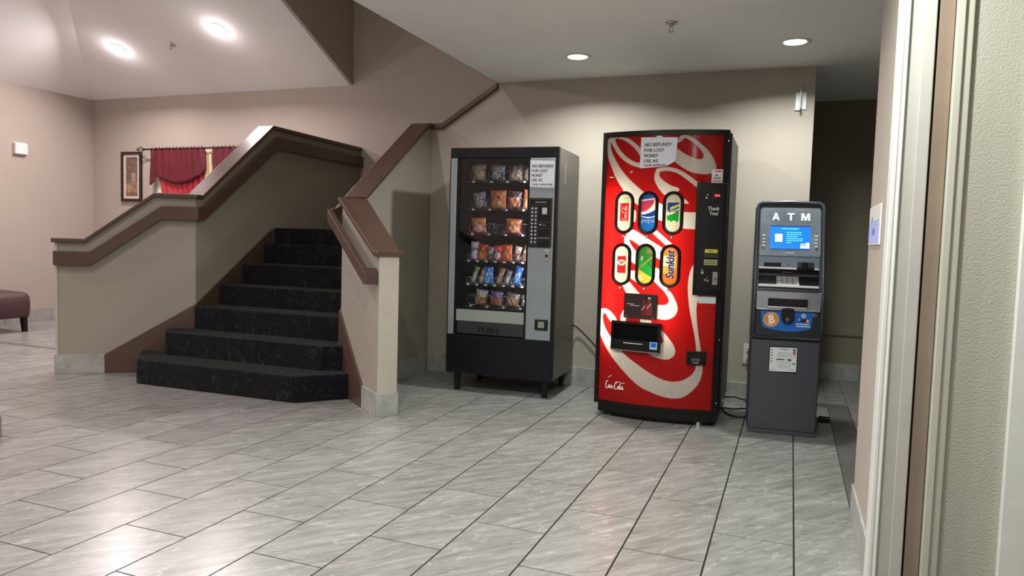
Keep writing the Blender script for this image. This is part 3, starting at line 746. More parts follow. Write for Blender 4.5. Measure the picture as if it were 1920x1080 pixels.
# control panel
kp = MB().box(0.642, 0.817, -0.012, -0.003, 1.121, 1.483).build('selection_panel', mat('selection_black', (22, 25, 28), 0.4), sn, 0.003)
MB().box(0.655, 0.805, -0.0135, -0.012, 1.437, 1.468).build('display', BLACK_GLOSS, kp)
flat('display_text', [(0.69, 1.447), (0.775, 1.447), (0.775, 1.456), (0.69, 1.456)], lambda u, z: (u, -0.0138, z), mat('display_green', (120, 130, 90), 0.5), kp)
bmesh_ = MB().cyl((0, -0.003, 0), (0, 0.0, 0), 0.0075, 0.0085, 10).mesh('key_button', 0, 1); bmesh_.materials.append(mat('key_silver', (176, 178, 178), 0.35))
for r in range(10):
    for c_ in range(2): obj('key_button', bmesh_, None, kp, (0.668+c_*0.028, -0.012, 1.405-r*0.0272))
MB().box(0.715, 0.805, -0.016, -0.012, 1.315, 1.425).build('bill_reader', BLACK_GLOSS, kp, 0.002)
MB().box(0.745, 0.782, -0.0172, -0.016, 1.365, 1.412).build('reader_sticker', mat('reader_sticker', (190, 192, 196), 0.6), kp)
MB().box(0.715, 0.805, -0.014, -0.012, 1.268, 1.300).build('coin_plate', BLACK_GLOSS, kp, 0.001)
flat('coin_plate_mark', [(0.728, 1.283), (0.738, 1.283), (0.738, 1.292), (0.728, 1.292)], lambda u, z: (u, -0.0143, z), WHITE, kp)
flat('coin_plate_line', [(0.742, 1.282), (0.78, 1.282), (0.78, 1.287), (0.742, 1.287)], lambda u, z: (u, -0.0143, z), mat('grey_print', (120, 122, 126), 0.5), kp)
MB().box(0.715, 0.805, -0.0135, -0.012, 1.20, 1.255).build('blank_plate', BLACK_GLOSS, kp, 0.001)
MB().box(0.712, 0.808, -0.0145, -0.012, 1.190, 1.194).build('silver_line', METAL, kp)
MB().box(0.715, 0.805, -0.0135, -0.012, 1.130, 1.182).build('coin_return', BLACK_GLOSS, kp, 0.001)
MB().cyl((0.742, -0.024, 1.155), (0.742, -0.0135, 1.155), 0.017, n=16).build('return_knob', BLACK, kp)
lk = MB().box(0.768, 0.808, -0.010, -0.003, 1.020, 1.104).build('lock_plate', METAL, sn, 0.004)
MB().cyl((0.788, -0.018, 1.062), (0.788, -0.01, 1.062), 0.011, n=14).build('lock_cylinder', BLACK, lk)
cr = MB().box(0.712, 0.812, -0.012, -0.003, 0.512, 0.592).build('coin_cup', BLACK, sn, 0.006)
MB().box(0.738, 0.786, -0.0135, -0.0115, 0.529, 0.576).build('cup_flap', mat('cup_flap', (140, 144, 136), 0.4), cr, 0.003)
# hinge marks on the side
MB().box(SW, SW+0.004, 0.17, 0.19, 1.60, 1.76).build('hinge_strip', METAL, sn, 0.001)
# added fill light upright inside the front right corner to brighten the snacks
ld = bpy.data.lights.new('snack_fill_light', 'AREA'); ld.shape = 'RECTANGLE'; ld.size = 0.02; ld.size_y = 1.0; ld.energy = 1.3; ld.color = (0.93, 0.97, 1.0)
lo = bpy.data.objects.new('inside_light', ld); COL.objects.link(lo); lo.parent = sn; lo.location = (0.628, 0.055, 1.2); lo.rotation_euler = (math.radians(90), 0, math.radians(65))
# trays, price tags, coils
ROW = [(1.612, 'r1'), (1.400, 'r2'), (1.211, 'r3'), (1.004, 'r4'), (0.822, 'r5'), (0.654, 'r6')]
TAGM = MB().box(-0.011, 0.011, -0.0012, 0, -0.006, 0.006).mesh('price_tag'); TAGM.materials.append(mat('price_tag_white', (214, 216, 220), 0.5))
TAGS = MB().box(-0.004, 0.004, -0.0012, 0, -0.004, 0.004).mesh('selection_dot'); TAGS.materials.append(mat('tag_grey', (120, 124, 132), 0.5))
SH_M = mat('tray_dark', (20, 21, 28), 0.55, spec=0.25)
wide = [0.152, 0.290, 0.428, 0.566]; narrow = [0.128+0.0736*i for i in range(7)]
rowpos = [[0.154, 0.30, 0.43, 0.565], [0.156, 0.292, 0.428, 0.564], [0.153, 0.29, 0.427, 0.563], narrow, narrow, [0.152, 0.29, 0.425, 0.561]]
WIRE = mat('coil_wire', (196, 198, 204), 0.35, 0.6)
def coil_mesh(R, L, turns):
    n = int(turns*16); pts = [(R*math.cos(2*math.pi*turns*i/n), L*i/n, R*math.sin(2*math.pi*turns*i/n)) for i in range(n+1)]
    me = MB().tube(pts, 0.0019, 4).mesh('coil'); me.materials.append(WIRE); return me
CW = coil_mesh(0.042, 0.28, 4.5); CN = coil_mesh(0.027, 0.28, 6.5)
for (z, _), pos in zip(ROW, rowpos):
    tr = MB().box(0.10, 0.628, 0.10, 0.49, z-0.014, z-0.006).box(0.10, 0.628, 0.10, 0.106, z-0.014, z+0.004).build('tray', SH_M, sn)
    nar = len(pos) == 7
    for u in pos:
        obj('price_tag', TAGM, None, tr, (u, 0.0998, z-0.004)); obj('selection_dot', TAGS, None, tr, (u-0.03 if not nar else u-0.022, 0.0998, z-0.002))
        obj('coil', CN if nar else CW, None, tr, (u, 0.108, z+(0.027 if nar else 0.042)))
# snacks
def wave(s, k): return math.sin(s*k)
def bag(name, label, row, u, w, h, t, cols, tilt=0.0, group='', lean=0.0, dep=0.135, twist=0.0):
    """pillow bag or bar wrapper with crimped ends; cols = base, upper band, blot, accent"""
    r = random.Random(label); nu, nz = 16, 22; V = []; F = []; C = []
    base, band, blot, acc = [np.array(lin(c)) for c in cols]
    bx, bz = r.uniform(-0.15, 0.15), r.uniform(0.28, 0.42); ph = r.uniform(0, 6)
    for side in (-1, 1):
        for j in range(nz+1):
            tz = j/nz
            for i in range(nu+1):
                tu = i/nu; p = max(0.0, (1-abs(2*tu-1)**2.2))*max(0.0, 1-abs(2*tz-1)**5)
                edge = 1-0.07*math.sin(math.pi*tz)
                wob = 0.10*t*math.sin(tu*15+ph+3*tz)*math.sin(tz*11+ph)
                x = (tu-0.5)*w*edge; z = tz*h; y = side*(t/2*p**0.75+wob*p)
                if j in (0, nz): y = 0.004*math.sin(tu*60)*0.3
                if i in (0, nu): y = 0
                x, z = x*math.cos(tilt)-z*math.sin(tilt)*1.0, x*math.sin(tilt)+z*math.cos(tilt)
                y += lean*z
                V.append((x*math.cos(twist)-y*math.sin(twist), x*math.sin(twist)+y*math.cos(twist), z))
                c = base.copy()
                if tz > 0.68+0.05*math.sin(tu*5+ph): c = band.copy()
                d = ((tu-0.5-bx)/0.30)**2+((tz-bz)/0.24)**2
                if d < 1: c = blot.copy()
                if abs(tz-0.60-0.14*(tu-0.5)) < 0.06 and 0.14 < tu < 0.86: c = acc.copy() if (int(tu*11+ph) % 3) else c
                if j <= 0 or j >= nz: c = (base*0.6+0.2*acc)
                c = c*(0.72+0.5*r.random())
                if r.random() < 0.07: c = acc*0.6+0.35
                C.append((*np.clip(c, 0, 1), 1))
    W = nu+1; N1 = W*(nz+1)
    for s in (0, 1):
        for j in range(nz):
            for i in range(nu):
                q = (s*N1+j*W+i, s*N1+j*W+i+1, s*N1+(j+1)*W+i+1, s*N1+(j+1)*W+i); F.append(q if s == 0 else q[::-1])
    me = bpy.data.meshes.new(name); me.from_pydata(V, [], F); me.materials.append(FOIL)
    ca = me.color_attributes.new('print', 'FLOAT_COLOR', 'POINT'); ca.data.foreach_set('color', np.array(C, np.float32).ravel())
    for p in me.polygons: p.use_smooth = True
    zc = ROW[row][0]-0.004
    cs, sn_ = math.cos(SN_R), math.sin(SN_R)
    o = obj(name, me); o.location = (SN_O[0]+u*cs-dep*sn_, SN_O[1]+u*sn_+dep*cs, zc); o.rotation_euler = (0, 0, SN_R)
    zmin = min(v[2] for v in V); o.location.z -= zmin
    tag(o, label, 'snack', group); return o
FOIL = mat('printed_foil', attr=True, rough=0.28, coat=0.3)
g1, g2, g3, g4, g5, g6 = ['snacks in the %s row of the snack machine' % s for s in ('top', 'second', 'third', 'fourth', 'fifth', 'bottom')]
BR = (120, 104, 84); DK = (58, 56, 66); GY = (124, 126, 132); OR = (206, 108, 42); RD = (178, 44, 34); TN = (158, 138, 110); PU = (92, 66, 120); WH = (214, 214, 214); BL = (28, 118, 206)
bag('snack_bag', 'tan crinkled snack bag, leftmost in the top row of the snack machine', 0, 0.184, 0.125, 0.135, 0.05, (BR, TN, (172, 150, 116), (140, 124, 104)), 0.03, g1, twist=-0.15)
bag('snack_bag', 'grey snack bag in the middle of the top row of the snack machine', 0, 0.336, 0.118, 0.130, 0.05, (DK, GY, (150, 150, 140), (160, 166, 176)), -0.04, g1)
bag('snack_bag', 'brown bag with a dark top, third in the top row of the snack machine', 0, 0.486, 0.115, 0.128, 0.05, ((132, 112, 92), (86, 76, 82), (166, 140, 108), (110, 96, 90)), 0.05, g1, twist=0.1)
bag('snack_bag', 'dark bag half hidden by the frame, rightmost in the top row', 0, 0.585, 0.09, 0.125, 0.05, ((96, 76, 66), (70, 62, 60), (140, 120, 100), (150, 120, 96)), 0.0, g1)
bag('chip_bag', 'purple and white bag, leftmost in the second row of the snack machine', 1, 0.206, 0.108, 0.130, 0.05, ((84, 66, 104), (128, 118, 140), (150, 134, 90), (196, 196, 206)), 0.14, g2)
bag('chip_bag', 'large orange bag, second in the second row of the snack machine', 1, 0.347, 0.145, 0.152, 0.055, ((190, 104, 50), (200, 124, 70), (206, 140, 88), (176, 66, 32)), 0.0, g2, twist=-0.2)
bag('chip_bag', 'brown and orange bag with white print, third in the second row', 1, 0.470, 0.112, 0.140, 0.05, ((120, 54, 40), (96, 52, 58), (206, 116, 54), (206, 190, 190)), -0.1, g2)
bag('chip_bag', 'orange bag seen edge on at the right end of the second row', 1, 0.578, 0.07, 0.155, 0.05, ((196, 110, 56), (186, 96, 50), (214, 150, 100), (160, 60, 30)), -0.08, g2, twist=0.6)
bag('chip_bag', 'orange and red bag with a bent corner, left in the third row', 2, 0.196, 0.120, 0.125, 0.055, ((196, 76, 44), (210, 122, 54), (198, 168, 150), (150, 130, 60)), 0.06, g3)
bag('chip_bag', 'orange and red speckled bag, right in the third row', 2, 0.470, 0.130, 0.120, 0.055, ((186, 58, 40), (206, 110, 50), (204, 150, 100), (150, 126, 70)), -0.08, g3)
rb = [('candy_wrapper', 'white and purple wrapper, leftmost in the fourth row', 0.158, 0.066, 0.150, ((150, 130, 160), (196, 190, 204), WH, PU)),
      ('candy_wrapper', 'orange wrapper beside the purple one in the fourth row', 0.226, 0.078, 0.130, ((204, 84, 28), (196, 70, 34), (208, 130, 30), (120, 90, 30))),
      ('candy_wrapper', 'grey silver wrapper, third in the fourth row', 0.290, 0.062, 0.112, ((104, 100, 110), (128, 124, 132), (70, 66, 76), (190, 190, 196))),
      ('candy_wrapper', 'red and white round wrapper, fourth in the fourth row', 0.354, 0.070, 0.124, ((190, 50, 48), (200, 60, 54), (210, 200, 190), (90, 30, 30))),
      ('candy_wrapper', 'bright orange wide wrapper in the fourth row', 0.430, 0.084, 0.134, ((214, 84, 24), (210, 76, 24), (196, 110, 40), (150, 100, 30))),
      ('candy_wrapper', 'brown and white striped bar, sixth in the fourth row', 0.500, 0.056, 0.120, ((140, 96, 76), (200, 186, 170), (110, 70, 54), (214, 206, 196))),
      ('candy_wrapper', 'tan bar leaning at the right end of the fourth row', 0.560, 0.050, 0.126, ((170, 126, 92), (150, 100, 70), (120, 84, 60), (214, 200, 180)))]
for i, (n_, l_, u_, w_, h_, c_) in enumerate(rb): bag(n_, l_+' of the snack machine', 3, u_, w_, h_, 0.03, c_, [-0.05, -0.08, -0.1, -0.04, 0.0, -0.22, -0.3][i], g4)
rc = [('candy_bar', 'green and white bar, leftmost in the fifth row', 0.150, 0.042, 0.140, ((110, 124, 70), (120, 140, 80), (190, 190, 176), (206, 206, 196)), -0.32),
      ('candy_bar', 'pale brown bar, second in the fifth row', 0.216, 0.042, 0.120, ((150, 126, 116), (170, 150, 140), (196, 184, 176), (120, 92, 84)), -0.28),
      ('candy_bar', 'wide bright blue wrapper near the left of the fifth row', 0.286, 0.080, 0.140, ((26, 116, 204), BL, (120, 180, 226), (190, 214, 232)), 0.02),
      ('candy_bar', 'brown bar, fourth in the fifth row', 0.362, 0.046, 0.135, ((134, 88, 70), (150, 92, 72), (180, 150, 134), (206, 190, 176)), -0.3),
      ('candy_bar', 'silver and purple bar, fifth in the fifth row', 0.426, 0.046, 0.118, ((140, 136, 140), (104, 96, 140), (190, 186, 186), (150, 100, 80)), -0.28),
      ('candy_bar', 'slim bright blue wrapper near the right of the fifth row', 0.502, 0.060, 0.148, ((24, 104, 196), (28, 112, 214), (100, 160, 214), (180, 206, 228)), -0.26)]
for n_, l_, u_, w_, h_, c_, tl in rc: bag(n_, l_+' of the snack machine', 4, u_, w_, h_, 0.03, c_, tl, g5)
rd = [('pastry_pack', 'clear pack with a white top, left in the bottom row', 0.222, 0.100, 0.125, ((150, 96, 66), (176, 168, 164), (176, 112, 70), (206, 200, 196)), -0.12),
      ('pastry_pack', 'brown pack with a blue top, middle of the bottom row', 0.350, 0.105, 0.120, ((120, 72, 58), (92, 84, 150), (150, 92, 66), (110, 84, 80)), -0.06),
      ('pastry_pack', 'tan round pack, right in the bottom row', 0.478, 0.105, 0.108, ((140, 104, 78), (110, 96, 104), (166, 124, 86), (150, 130, 110)), -0.16),
      ('pastry_pack', 'grey pack half hidden by the frame in the bottom row', 0.585, 0.07, 0.10, ((96, 92, 92), (120, 116, 116), (150, 140, 130), (170, 166, 166)), -0.1)]
for n_, l_, u_, w_, h_, c_, tl in rd: bag(n_, l_+' of the snack machine', 5, u_, w_, h_, 0.05, c_, tl, g6)

# paper notice on the snack machine
def notice(name, label, loc, rz, poly, lines, mapfn, slices=None):
    t = empty(name, loc, rz); tag(t, label, 'paper sign')
    flat('sheet', poly, lambda u, z: mapfn(u, z, 0.0), PAPER, t, slices)
    so = t.children[0].modifiers.new('thickness', 'SOLIDIFY'); so.thickness = 0.0008; so.offset = 0
    for s, b in lines: text_flat('lettering', s, b, lambda u, z: mapfn(u, z, 0.0012), INK, t, fat=0.0007, slices=slices)
    return t
notice('paper_notice', 'white paper notice with black capitals taped to the snack machine', (*SN_O, 0), SN_R,
       [(0.641, 1.563), (0.826, 1.557), (0.825, 1.752), (0.640, 1.757)],
       [('NO REFUNDS', (0.655, 1.704, 0.817, 1.726)), ('FOR LOST', (0.653, 1.670, 0.775, 1.691)), ('MONEY', (0.652, 1.636, 0.737, 1.657)), ('USE AS', (0.651, 1.603, 0.735, 1.624)), ('YOUR OWEN RISK', (0.651, 1.574, 0.815, 1.587))],
       lambda u, z, o: (u, -0.005-o, z))

# outlines of the cream bands on the drink machine door (metres on the door)
RIB = [
  [(0.03,1.8652),(0.0279,1.8174),(0.0333,1.7487),(0.0576,1.6883),(0.0906,1.6143),(0.1274,1.5543),(0.1554,1.5222),(0.1597,1.4788),(0.2349,1.4379),(0.2613,1.42),(0.3137,1.3755),(0.3966,1.3276),(0.4258,1.317),(0.4724,1.3002),(0.5539,1.2734),(0.6303,1.271),(0.6534,1.2716),(0.6487,1.3788),(0.6319,1.3784),(0.5557,1.379),(0.4777,1.3953),(0.4235,1.4233),(0.3942,1.4363),(0.3366,1.4782),(0.2899,1.5075),(0.2517,1.539),(0.2031,1.58),(0.1533,1.6306),(0.1174,1.6769),(0.0858,1.728),(0.0641,1.7699),(0.0526,1.8069),(0.0538,1.8386),(0.0751,1.8645)] ,
  [(0.0376,1.866),(0.0751,1.8658),(0.1677,1.8623),(0.2211,1.8255),(0.2739,1.7791),(0.2988,1.7297),(0.2969,1.6676),(0.2651,1.6616),(0.2181,1.6738),(0.1698,1.6977),(0.1248,1.7354),(0.0938,1.7729),(0.0699,1.8127),(0.0538,1.8386)] ,
  [(0.442,1.7667),(0.4746,1.8143),(0.4952,1.8358),(0.5174,1.8669),(0.562,1.8666),(0.6008,1.844),(0.6397,1.8139),(0.6743,1.7839),(0.705,1.7455),(0.7273,1.7069),(0.7392,1.6726),(0.7385,1.6422),(0.7023,1.6198),(0.644,1.621),(0.589,1.6313),(0.537,1.6592),(0.4883,1.6963),(0.4263,1.7274)] ,
  [(0.3695,1.6533),(0.3582,1.6048),(0.364,1.5738),(0.3833,1.5384),(0.4067,1.5075),(0.4296,1.4855),(0.4518,1.4787),(0.4761,1.4327),(0.5576,1.4339),(0.5917,1.4301),(0.5541,1.4667),(0.4864,1.4966),(0.526,1.5171),(0.5124,1.5345),(0.4733,1.543),(0.4331,1.567),(0.4058,1.5891),(0.3895,1.609),(0.3907,1.631),(0.4037,1.6376),(0.4255,1.6418),(0.4692,1.6373),(0.513,1.622),(0.5569,1.5917),(0.5963,1.5616),(0.6333,1.5316),(0.6485,1.5188),(0.6464,1.5667),(0.636,1.5665),(0.586,1.6051),(0.5336,1.6396),(0.49,1.657),(0.4463,1.6659),(0.4027,1.6618),(0.3764,1.6554)] ,
  [(0.1796,1.2294),(0.2303,1.2666),(0.2734,1.2404),(0.3111,1.2188),(0.3438,1.1972),(0.3807,1.1758),(0.424,1.1503),(0.4578,1.1291),(0.4612,1.0491),(0.4184,1.0721),(0.3912,1.0845),(0.3332,1.1251),(0.2768,1.1594),(0.2287,1.192),(0.2097,1.1938)] ,
  [(0.1796,1.2294),(0.2097,1.1938),(0.2205,1.1623),(0.2599,1.1182),(0.3188,1.0649),(0.3908,1.0183),(0.4195,1.0083),(0.4219,0.9524),(0.4456,0.9132),(0.4685,0.8919),(0.5005,0.8576),(0.5239,0.8186),(0.5407,0.7792),(0.5442,0.7481),(0.5326,0.7161),(0.5075,0.6923),(0.473,0.6813),(0.4376,0.6836),(0.4017,0.6881),(0.3981,0.7759),(0.4203,0.7772),(0.4515,0.7744),(0.4774,0.7848),(0.4876,0.8033),(0.4799,0.8298),(0.4565,0.8644),(0.4243,0.8942),(0.3872,0.9284),(0.3222,0.9839),(0.2601,1.0332),(0.2313,1.0479),(0.2,1.0844),(0.1719,1.1838)] ,
  [(0.3653,1.2379),(0.389,1.2585),(0.487,1.1766),(0.501,1.1527),(0.4572,1.1602)] ,
  [(0.2204,1.3906),(0.2417,1.3885),(0.2494,1.3705),(0.2472,1.312),(0.2237,1.3117)] ,
  [(0.0198,0.721),(0.053,0.7308),(0.0839,0.7217),(0.1202,0.6922),(0.1488,0.6575),(0.138,0.6194),(0.1177,0.6315),(0.1022,0.6441),(0.0757,0.6744),(0.062,0.6989),(0.0468,0.6952),(0.0399,0.6758),(0.0467,0.6343),(0.0692,0.5849),(0.1066,0.5379),(0.153,0.4961),(0.1891,0.4489),(0.2436,0.4084),(0.3014,0.3729),(0.3675,0.3336),(0.4365,0.299),(0.5031,0.2813),(0.564,0.2838),(0.6105,0.3029),(0.6477,0.3323),(0.6675,0.3649),(0.6725,0.3966),(0.6702,0.4997),(0.6557,0.5884),(0.6375,0.668),(0.6166,0.7561),(0.6043,0.8446),(0.5997,0.9022),(0.6032,0.9689),(0.6157,1.0225),(0.6295,1.0473),(0.6463,1.0479),(0.6463,0.8553),(0.6677,0.8473),(0.6685,0.8296),(0.6612,0.8026),(0.6589,0.7581),(0.6639,0.6915),(0.6789,0.5896),(0.6977,0.4966),(0.7127,0.3942),(0.7126,0.3493),(0.7002,0.2948),(0.6726,0.2481),(0.64,0.2145),(0.6027,0.1848),(0.56,0.1725),(0.5076,0.1726),(0.4407,0.1847),(0.3951,0.2007),(0.3261,0.2237),(0.2587,0.2714),(0.2041,0.3206),(0.1532,0.3704),(0.1063,0.4209),(0.0633,0.4816),(0.024,0.5573),(0.0222,0.5753),(0.0203,0.6458)] ,
  [(0.4448,0.6187),(0.4816,0.5805),(0.5185,0.5357),(0.5374,0.5009),(0.5407,0.4741),(0.531,0.4464),(0.5056,0.4287),(0.4751,0.4219),(0.435,0.4278),(0.3849,0.4441),(0.3624,0.4564),(0.3605,0.5019),(0.4428,0.522),(0.4623,0.5325),(0.4637,0.5506),(0.4472,0.5766),(0.432,0.6207)] ,
  [(0.1873,0.7276),(0.1706,0.6871),(0.1711,0.6502),(0.2096,0.6534),(0.2079,0.6946)] ,
  [(0.3051,0.6745),(0.3806,0.6708),(0.3789,0.6571),(0.3084,0.652)] ,
  [(0.1706,0.8989),(0.225,0.9156),(0.2522,0.8852),(0.2959,0.8422),(0.2068,0.8368)] ,
  [(0.1998,1.0056),(0.2313,0.9911),(0.2594,0.9924),(0.2856,0.9777),(0.2979,0.9058),(0.2696,0.9166),(0.2262,0.9421),(0.2017,0.96)] ,
  [(0.1962,1.634),(0.2099,1.6436),(0.2157,1.6403),(0.2058,1.6293)] ,
  [(0.0518,1.6082),(0.0834,1.6072),(0.0837,1.6008),(0.0561,1.6016)] ,
  [(0.0936,0.2643),(0.117,0.284),(0.1246,0.2826),(0.1027,0.2646)] ,
]
HOLE = [
  [(0.0803,1.8587),(0.105,1.8591),(0.1541,1.842),(0.2031,1.8084),(0.2422,1.7668),(0.2645,1.7306),(0.2725,1.7037),(0.2613,1.6951),(0.2358,1.6957),(0.1976,1.7147),(0.1583,1.743),(0.1178,1.7853),(0.0916,1.8273)] ,
  [(0.5414,1.8528),(0.5762,1.831),(0.6109,1.8051),(0.6415,1.7749),(0.6617,1.7405),(0.6585,1.7189),(0.6317,1.7121),(0.5977,1.7226),(0.5503,1.7442),(0.4976,1.7814),(0.4621,1.8057),(0.4835,1.8098),(0.5214,1.8247)] ,
]

# ------------------------------------------------------------------ drink machine
KO = (-1.21, 4.79); KR = math.radians(0.3); KW = 0.812; KB = 0.07; KD = 0.80
dm = empty('drink_machine', (*KO, 0), KR); tag(dm, 'tall red drink vending machine with a bowed front and six oval buttons', 'vending machine')
def bul(u): return -KB*(1-((u-KW/2)/(KW/2))**2)
def km(u, z, o=0.0): return (u, bul(u)-o, z)
SLC = [KW*i/28 for i in range(1, 28)]
def bowed(name, u0, u1, z0, z1, front, back, m, parent, n=None, bevel=0.0):
    """block whose front follows the bowed door (front = distance proud of it)"""
    n = n or max(1, int((u1-u0)/0.03)); v = []; f = []
    for i in range(n+1):
        u = u0+(u1-u0)*i/n; b = back if not callable(back) else back(u)
        v += [(u, bul(u)-front, z0), (u, bul(u)-front, z1), (u, b, z1), (u, b, z0)]
    for i in range(n):
        for k in range(4): f.append((i*4+k, i*4+(k+1) % 4, (i+1)*4+(k+1) % 4, (i+1)*4+k))
    f += [(3, 2, 1, 0), tuple(n*4+k for k in range(4))]
    return MB().add(v, f).build(name, m, parent, bevel)
K_BLACK = mat('drink_black_paint', (11, 11, 12), 0.4, spec=0.3)
K_WHITE_IN = mat('drink_light_box_lining', (225, 225, 222), 0.7)
# cabinet and door
MB().box(0, 0.02, 0.10, KD, 0.09, 1.90).build('side_panel', K_BLACK, dm, 0.003)
MB().box(KW-0.02, KW, 0.10, KD, 0.09, 1.90).build('side_panel', K_BLACK, dm, 0.003)
MB().box(0.02, KW-0.02, 0.10, KD, 1.88, 1.90).box(0.02, KW-0.02, KD-0.02, KD, 0.09, 1.88).box(0.02, KW-0.02, 0.10, KD-0.02, 0.09, 0.11).build('cabinet_shell', K_BLACK, dm)
bowed('door_top_rail', 0, KW, 1.868, 1.90, 0.004, 0.095, K_BLACK, dm)
bowed('door_bottom_rail', 0, KW, 0.085, 0.108, 0.004, 0.095, K_BLACK, dm)
bowed('door_stile', 0, 0.029, 0.108, 1.868, 0.004, 0.095, K_BLACK, dm)
bowed('door_stile', 0.776, KW, 0.108, 1.868, 0.004, 0.095, K_BLACK, dm)
MB().box(0.029, 0.776, 0.085, 0.095, 0.108, 1.868).build('light_box_lining', K_WHITE_IN, dm)
for s in (0, 1):   # hinge edge lines
    MB().box(KW+0.0, KW+0.012, 0.03+0.04*s, 0.05+0.04*s, 0.10, 1.885).build('hinge_edge', K_BLACK, dm, 0.003)
bowed('base_rail', 0.03, KW-0.01, 0.03, 0.085, -0.005, 0.5, K_BLACK, dm)
bowed('base_plinth', 0.07, KW-0.05, 0.006, 0.03, -0.05, 0.5, K_BLACK, dm)
for x, y in ((0.10, 0.05), (0.70, 0.0), (0.1, 0.6), (0.7, 0.6)): MB().cyl((x, y, 0), (x, y, 0.03), 0.022, 0.016, 12).build('foot', METAL, dm)
riv = MB().cyl((0, -0.003, 0), (0, 0, 0), 0.004, 0.0055, 8).mesh('rivet'); riv.materials.append(METAL)
for z in (1.51, 1.405, 1.32, 1.15, 1.09, 1.03, 0.98, 0.91, 0.57, 0.16, 1.83): obj('rivet', riv, None, dm, (KW-0.006, bul(KW-0.006)-0.004, z))
# lamps behind the printed sheet
for u, e, z0, z1 in ((0.10, 4.4, 0.52, 1.50), (0.40, 3.4, 0.60, 1.40)):
    ld = bpy.data.lights.new('door_tube', 'AREA'); ld.shape = 'RECTANGLE'; ld.size = 0.03; ld.size_y = z1-z0; ld.energy = e; ld.color = (1.0, 0.92, 0.72)
    lo = bpy.data.objects.new('inside_light', ld); COL.objects.link(lo); lo.parent = dm; lo.location = (u, 0.07, (z0+z1)/2); lo.rotation_euler = (math.radians(-90), 0, 0)
    lo.rotation_euler = (math.radians(90), 0, math.radians(180))
RED_P = np.array(lin((190, 20, 20))); CREAM_P = np.array(lin((226, 225, 214)))
OV = [(0.170, 1.371), (0.330, 1.3705), (0.489, 1.3705), (0.1640, 1.030), (0.326, 1.032), (0.4855, 1.0315)]
HW, HH = 0.066, 0.140; IW, IH = 0.046, 0.120
def inside_any(U, Z):
    a = np.zeros(U.shape, bool)
    for p in RIB: a |= inpoly(U, Z, p)
    for h in HOLE:
        a &= ~inpoly(U, Z, h)
    return a
# the first band runs through the first hole's outline nowhere, so holes may be cut from the union
def smooth_poly(p, it=2):
    p = [tuple(q) for q in p]
    for _ in range(it):
        n = len(p); q = []
        for i in range(n):
            a = p[i]; b = p[(i+1) % n]; d = math.hypot(a[0]-b[0], a[1]-b[1])
            if d < 0.004: q.append(((a[0]+b[0])/2, (a[1]+b[1])/2))
            else: q += [(a[0]*.75+b[0]*.25, a[1]*.75+b[1]*.25), (a[0]*.25+b[0]*.75, a[1]*.25+b[1]*.75)]
        p = q
    return p
RIB = [smooth_poly(p) if len(p) > 5 else p for p in RIB]; HOLE = [smooth_poly(p) for p in HOLE]
def panel_col(U, Z):
    cov = np.zeros(len(U)); k = 0
    for du in (-0.0006, 0.0006):
        for dz_ in (-0.0006, 0.0006): cov += inside_any(U+du, Z+dz_); k += 1
    cov = (cov/k)[:, None]
    red = RED_P[None, :]*np.ones((len(U), 1))
    # printed water drops: slightly lighter and darker rings
    r = random.Random(11)
    out = red*(1-cov)+CREAM_P[None, :]*cov
    for _ in range(70):
        cu, cz, rr = r.uniform(0.05, 0.76), r.uniform(0.13, 0.75), r.uniform(0.006, 0.022)
        d = np.sqrt((U-cu)**2+((Z-cz)*0.9)**2); ring = np.exp(-((d-rr)/0.0025)**2)
        out *= (1-0.16*ring*(Z > cz-rr*0.3))[:, None]; out = np.minimum(1, out*(1+0.10*(d < rr*0.5)[:, None]))
    return out
def keep_panel(U, Z):
    k = np.ones(len(U), bool)
    for cu, cz in OV: k &= ~stadium(U, Z, cu, cz, IW+0.006, IH+0.006)
    return k
BACKLIT = backlit_material()
print_grid('printed_front', 0.029, 0.776, 0.108, 1.868, 0.0024, panel_col, lambda u, z: km(u, z, -0.004), BACKLIT, dm, keep_panel)
BUB = np.array(lin((226, 224, 196)))
